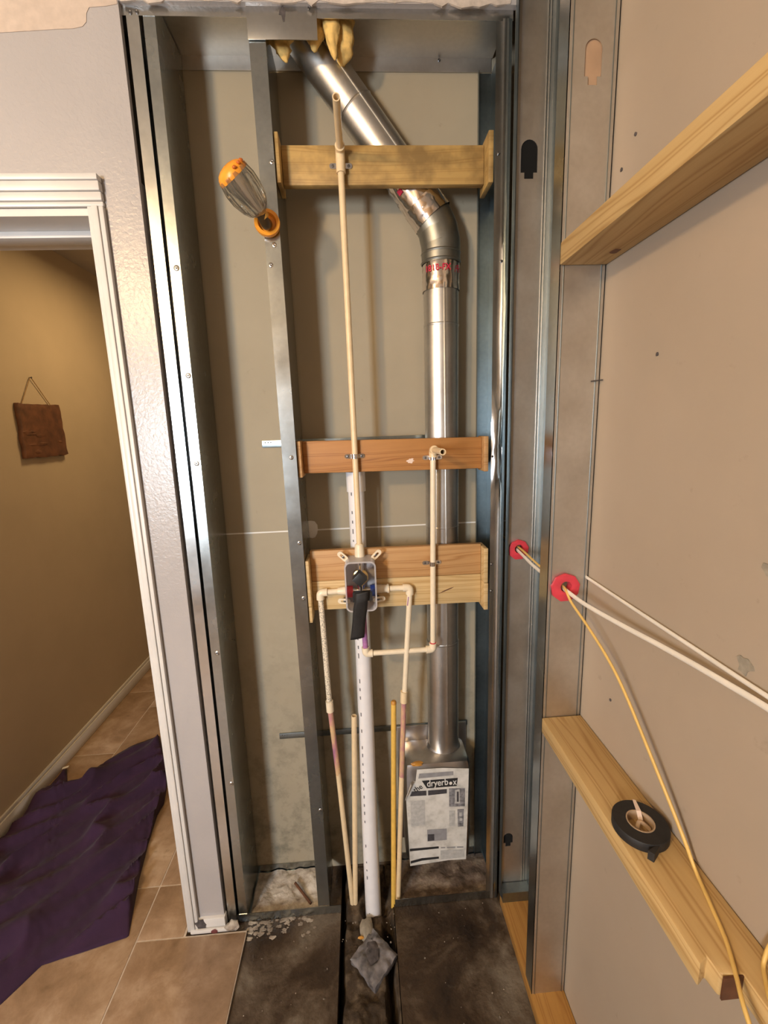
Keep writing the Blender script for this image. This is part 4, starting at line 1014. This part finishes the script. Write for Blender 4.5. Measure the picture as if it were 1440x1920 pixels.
# ================================================================== FLOOR: DRAIN, RUBBLE, CLOTH
soil = MB(); vv = []; ff = []; nx, ny = 44, 150
for i in range(ny + 1):
    y = 0.36 + (1.285 - 0.36) * i / ny
    for j in range(nx + 1):
        u = j / nx; x = T['x0'] + 0.002 + (T['x1'] - T['x0'] - 0.004) * u
        edge = min(u, 1 - u)
        z = -0.012 + 0.016 * noise.noise(Vector((x * 22, y * 22, 1))) + 0.008 * noise.noise(Vector((x * 60, y * 60, 4)))
        wl = 0.09 + 0.08 * noise.noise(Vector((3, y * 11, 1))); wr_ = 0.11 + 0.10 * noise.noise(Vector((8, y * 9, 1)))
        z -= 0.080 * max(0, 1 - u / max(0.02, wl)) + 0.090 * max(0, 1 - abs(u - 0.87) / max(0.03, wr_)) * (1 if y < 1.10 else 0.35)
        if y > 1.13: z = min(z + 0.012, -0.004) - 0.06 * max(0, 1 - ((x + 0.02) ** 2 + (y - 1.15) ** 2) / 0.0022)
        vv.append((x, y, max(z, -0.118)))
for i in range(ny):
    for j in range(nx): a = i * (nx + 1) + j; ff.append((a, a + 1, a + nx + 2, a + nx + 1))
o = soil.add(vv, ff).build('trench_rubble', 'soil', None, smooth=True, angle=70); tag(o, 'dark damp rubble filling the broken trench around the pipes', 'rubble'); o['kind'] = 'stuff'
def dustbed(name, label, x0, x1, y0, y1, mat, z=0.004, amp=0.012):
    vv = []; ff = []; nx, ny = 50, 26
    for i in range(ny + 1):
        for j in range(nx + 1):
            x = x0 + (x1 - x0) * j / nx; y = y0 + (y1 - y0) * i / ny
            h = z + amp * max(0, 0.35 + noise.noise(Vector((x * 24, y * 24, 3)))) + 0.35 * amp * noise.noise(Vector((x * 85, y * 85, 9)))
            vv.append((x, y, max(0.0028, h)))
    for i in range(ny):
        for j in range(nx): a = i * (nx + 1) + j; ff.append((a, a + 1, a + nx + 2, a + nx + 1))
    o = MB().add(vv, ff).build(name, mat, None, smooth=True, angle=80); tag(o, label, 'dust'); o['kind'] = 'stuff'
dustbed('plaster_dust', 'pale plaster dust lying in the floor track of the left bay', -0.425, -0.166, YF + 0.002, YB - 0.006, 'dust')
dustbed('dirt_bed', 'brown dirt and crumbs in the floor track below the dryer box', 0.056, 0.388, YF + 0.002, YB - 0.006, 'browndust', 0.004, 0.010)
tag(MB().tube([(-0.290, 1.235, 0.016), (-0.228, 1.165, 0.014)], 0.0045, 8).build('wood_splinter', 'bark', None, smooth=True), 'thin dark splinter lying across the pale plaster dust', 'splinter')
# crumbs on the slab
m = MB()
for k in range(60):
    if k % 3 == 0: x, y, z = _rng.uniform(-0.41, -0.15), _rng.uniform(0.80, 1.13), 0.001
    elif k % 3 == 1: x, y, z = _rng.uniform(0.06, 0.38), _rng.uniform(0.80, 1.13), 0.001
    else: x, y, z = _rng.uniform(-0.13, 0.06), _rng.uniform(1.03, 1.13), 0.0
    r = _rng.uniform(0.0008, 0.0026); blob(m, (x, y, z + r * 0.3), r * _rng.uniform(0.7, 1.6), r * _rng.uniform(0.7, 1.6), r * 0.6, k, 1, 0.6)
for k in range(44):
    x, y = -0.42 + 0.22 * _rng.random() ** 2, 1.135 - 0.055 * _rng.random() ** 1.5; r = _rng.uniform(0.0010, 0.0052); blob(m, (x, y, 0.001), r * 2.2, r * 1.4, r * 0.30, k + 200, 2, 1.1)
o = m.build('plaster_crumbs', 'crumb', None); tag(o, 'pale plaster crumbs scattered over the stained slab', 'debris'); o['kind'] = 'stuff'
# drain
dr = thing('shower_drain', 'square grey drain wrapped in film, set diagonally in the trench', 'drain', (-0.024, 1.008, 0.0))
dc = Vector((-0.024, 1.006, 0.0)); hw = 0.0705
def dia(r, z, tilt=0.10): return [dc + Vector((r * cx, r * cy, z - tilt * r * cy * -0.3)) for cx, cy in ((1, 0.03), (0, 1.03), (-1, 0), (0.0, -1.03))]
MB().prism(dia(hw, -0.020), (0, 0, 0.022)).build('frame', 'drain', dr, bevel=0.004)
vv = []; ff = []; n = 16
for i in range(n + 1):
    for j in range(n + 1):
        a, b_ = i / n * 2 - 1, j / n * 2 - 1
        x = (a + b_) / 2 * hw * 1.02; y = (a - b_) / 2 * hw * 1.05
        e_ = max(abs(a), abs(b_))
        z = 0.0055 + 0.010 * (1 if e_ < 0.62 else max(0, (1 - e_) / 0.38)) * 0.6 + 0.008 * noise.noise(Vector((a * 3.2, b_ * 3.2, 5))) - 0.012 * max(0, 1 - (a * a + b_ * b_) / 0.2)
        vv.append((dc.x + x, dc.y + y, max(0.0028, z)))
for i in range(n):
    for j in range(n): a = i * (n + 1) + j; ff.append((a, a + 1, a + n + 2, a + n + 1))
MB().add(vv, ff).build('plastic_film', 'drain', dr, smooth=True, angle=60)
blob(MB(), (-0.030, 1.020, 0.010), 0.020, 0.030, 0.004, 2.2, amp=0.6).build('grime', 'dirt', dr, smooth=True)
tag(blob(MB(), (-0.045, 1.085, 0.0), 0.022, 0.034, 0.010, 12.0, amp=0.5).build('rubble_lump', 'stain', None, smooth=True), 'grey lump of mortar between the drain and the white pipe', 'rubble')
tag(blob(MB(), (-0.062, 1.060, 0.004), 0.010, 0.004, 0.004, 13.0, amp=0.5).build('glue_drop', 'amber', None, smooth=True), 'amber glue drop beside the drain corner', 'glue')

# purple cloth on the hall floor
top = [(-1.470, 1.20), (-1.478, 1.40), (-1.480, 1.60), (-1.478, 1.80), (-1.470, 1.875), (-1.388, 1.755), (-1.335, 1.785), (-1.300, 1.904), (-1.222, 2.000), (-1.117, 2.059), (-1.02, 1.90), (-0.958, 1.793), (-0.925, 1.70), (-0.902, 1.619)]
bot = [(-1.470, 1.14), (-1.40, 1.03), (-1.30, 0.965), (-1.20, 0.945), (-1.12, 0.950), (-1.075, 0.975), (-1.047, 1.021), (-1.022, 1.064), (-0.910, 1.090), (-0.795, 1.119), (-0.809, 1.166), (-0.85, 1.30), (-0.881, 1.432), (-0.905, 1.56)]
def resample(pts, n):
    P = [Vector((p_[0], p_[1], 0)) for p_ in pts]; d_ = [0]
    for a, b_ in zip(P, P[1:]): d_.append(d_[-1] + (b_ - a).length)
    out = []
    for k in range(n + 1):
        s_ = d_[-1] * k / n; i = 0
        while i < len(P) - 2 and d_[i + 1] < s_: i += 1
        out.append(P[i].lerp(P[i + 1], (s_ - d_[i]) / max(1e-9, d_[i + 1] - d_[i])))
    return out
na, nb = 130, 80
ta, ba = resample(top, na), resample(bot, na); vv = []; ff = []
for i in range(na + 1):
    for j in range(nb + 1):
        t = j / nb; q = ta[i].lerp(ba[i], t)
        e_ = min(t, 1 - t, i / na * 1.5, (1 - i / na) * 1.5); k = min(1, e_ / 0.06)
        # folds run from far right to near left
        d1 = q.x * 0.72 + q.y * -0.70; along = q.x * 0.70 + q.y * 0.72
        h = 0.5 + 0.5 * noise.noise(Vector((d1 * 15, along * 2.6, 1.0)))
        h2 = abs(noise.noise(Vector((d1 * 9 + 3, along * 3.2, 7.0))))
        z = 0.0135 + k * (0.045 * h ** 2 + 0.060 * (1 - min(1, h2 * 3.2)) ** 2 * (0.25 + 0.75 * h) + 0.004 * noise.noise(Vector((q.x * 60, q.y * 60, 3))))
        vv.append((q.x, q.y, z))
for i in range(na):
    for j in range(nb): a = i * (nb + 1) + j; ff.append((a, a + 1, a + nb + 2, a + nb + 1))
o = tag(MB().add(vv, ff).build('towel', 'cloth', None, smooth=True, angle=80), 'crumpled dark purple cloth spread on the hall tiles', 'towel')
md = o.modifiers.new('thickness', 'SOLIDIFY'); md.thickness = 0.0024; md.offset = -1
MB().prism([(-1.478, 1.862, 0.026), (-1.455, 1.872, 0.026), (-1.452, 1.862, 0.026), (-1.474, 1.850, 0.026)], (0, 0, 0.0015)).build('care_tag', 'print_white', o)

# plaque on the hall wall
pq = thing('wall_plaque', 'dark red brown wooden plaque hanging by twine on the hall wall', 'plaque', (-1.49, 2.145, 1.48))
xw = -1.4985
def ragged(a, b_, n, amp, seed):
    rr = random.Random(seed); out = []
    for k in range(n):
        t = k / n; out.append((a[0] + (b_[0] - a[0]) * t + rr.uniform(-amp, amp), a[1] + (b_[1] - a[1]) * t + rr.uniform(-amp, amp)))
    return out
cs_ = [(2.020, 1.726), (2.288, 1.730), (2.290, 1.487), (2.014, 1.484)]
out = []
for k in range(4): out += ragged(cs_[k], cs_[(k + 1) % 4], 9, 0.004, k)
pb = MB().prism([(xw, y, z) for y, z in out], (0.020, 0, 0)).build('board', 'bark', pq, bevel=0.002)
for k in range(9):
    y, z = _rng.uniform(2.04, 2.26), _rng.uniform(1.51, 1.71)
    blob(MB(), (xw + 0.0205, y, z), 0.0016, _rng.uniform(0.015, 0.04), _rng.uniform(0.004, 0.010), 40 + k, amp=0.5).build('bark_ridge', 'bark', pb, smooth=True)
MB().tube([(xw + 0.004, 2.065, 1.728), (xw + 0.006, 2.140, 1.846), (xw + 0.006, 2.150, 1.846), (xw + 0.004, 2.250, 1.726)], 0.0018, 8).build('twine', 'twine', pq, smooth=True)
MB().lathe((xw, 2.145, 1.848), (1, 0, 0), [(0, 0.002), (0.010, 0.002), (0.0105, 0.004), (0.0115, 0.004)], 10).build('nail', 'screw', pq, smooth=True)
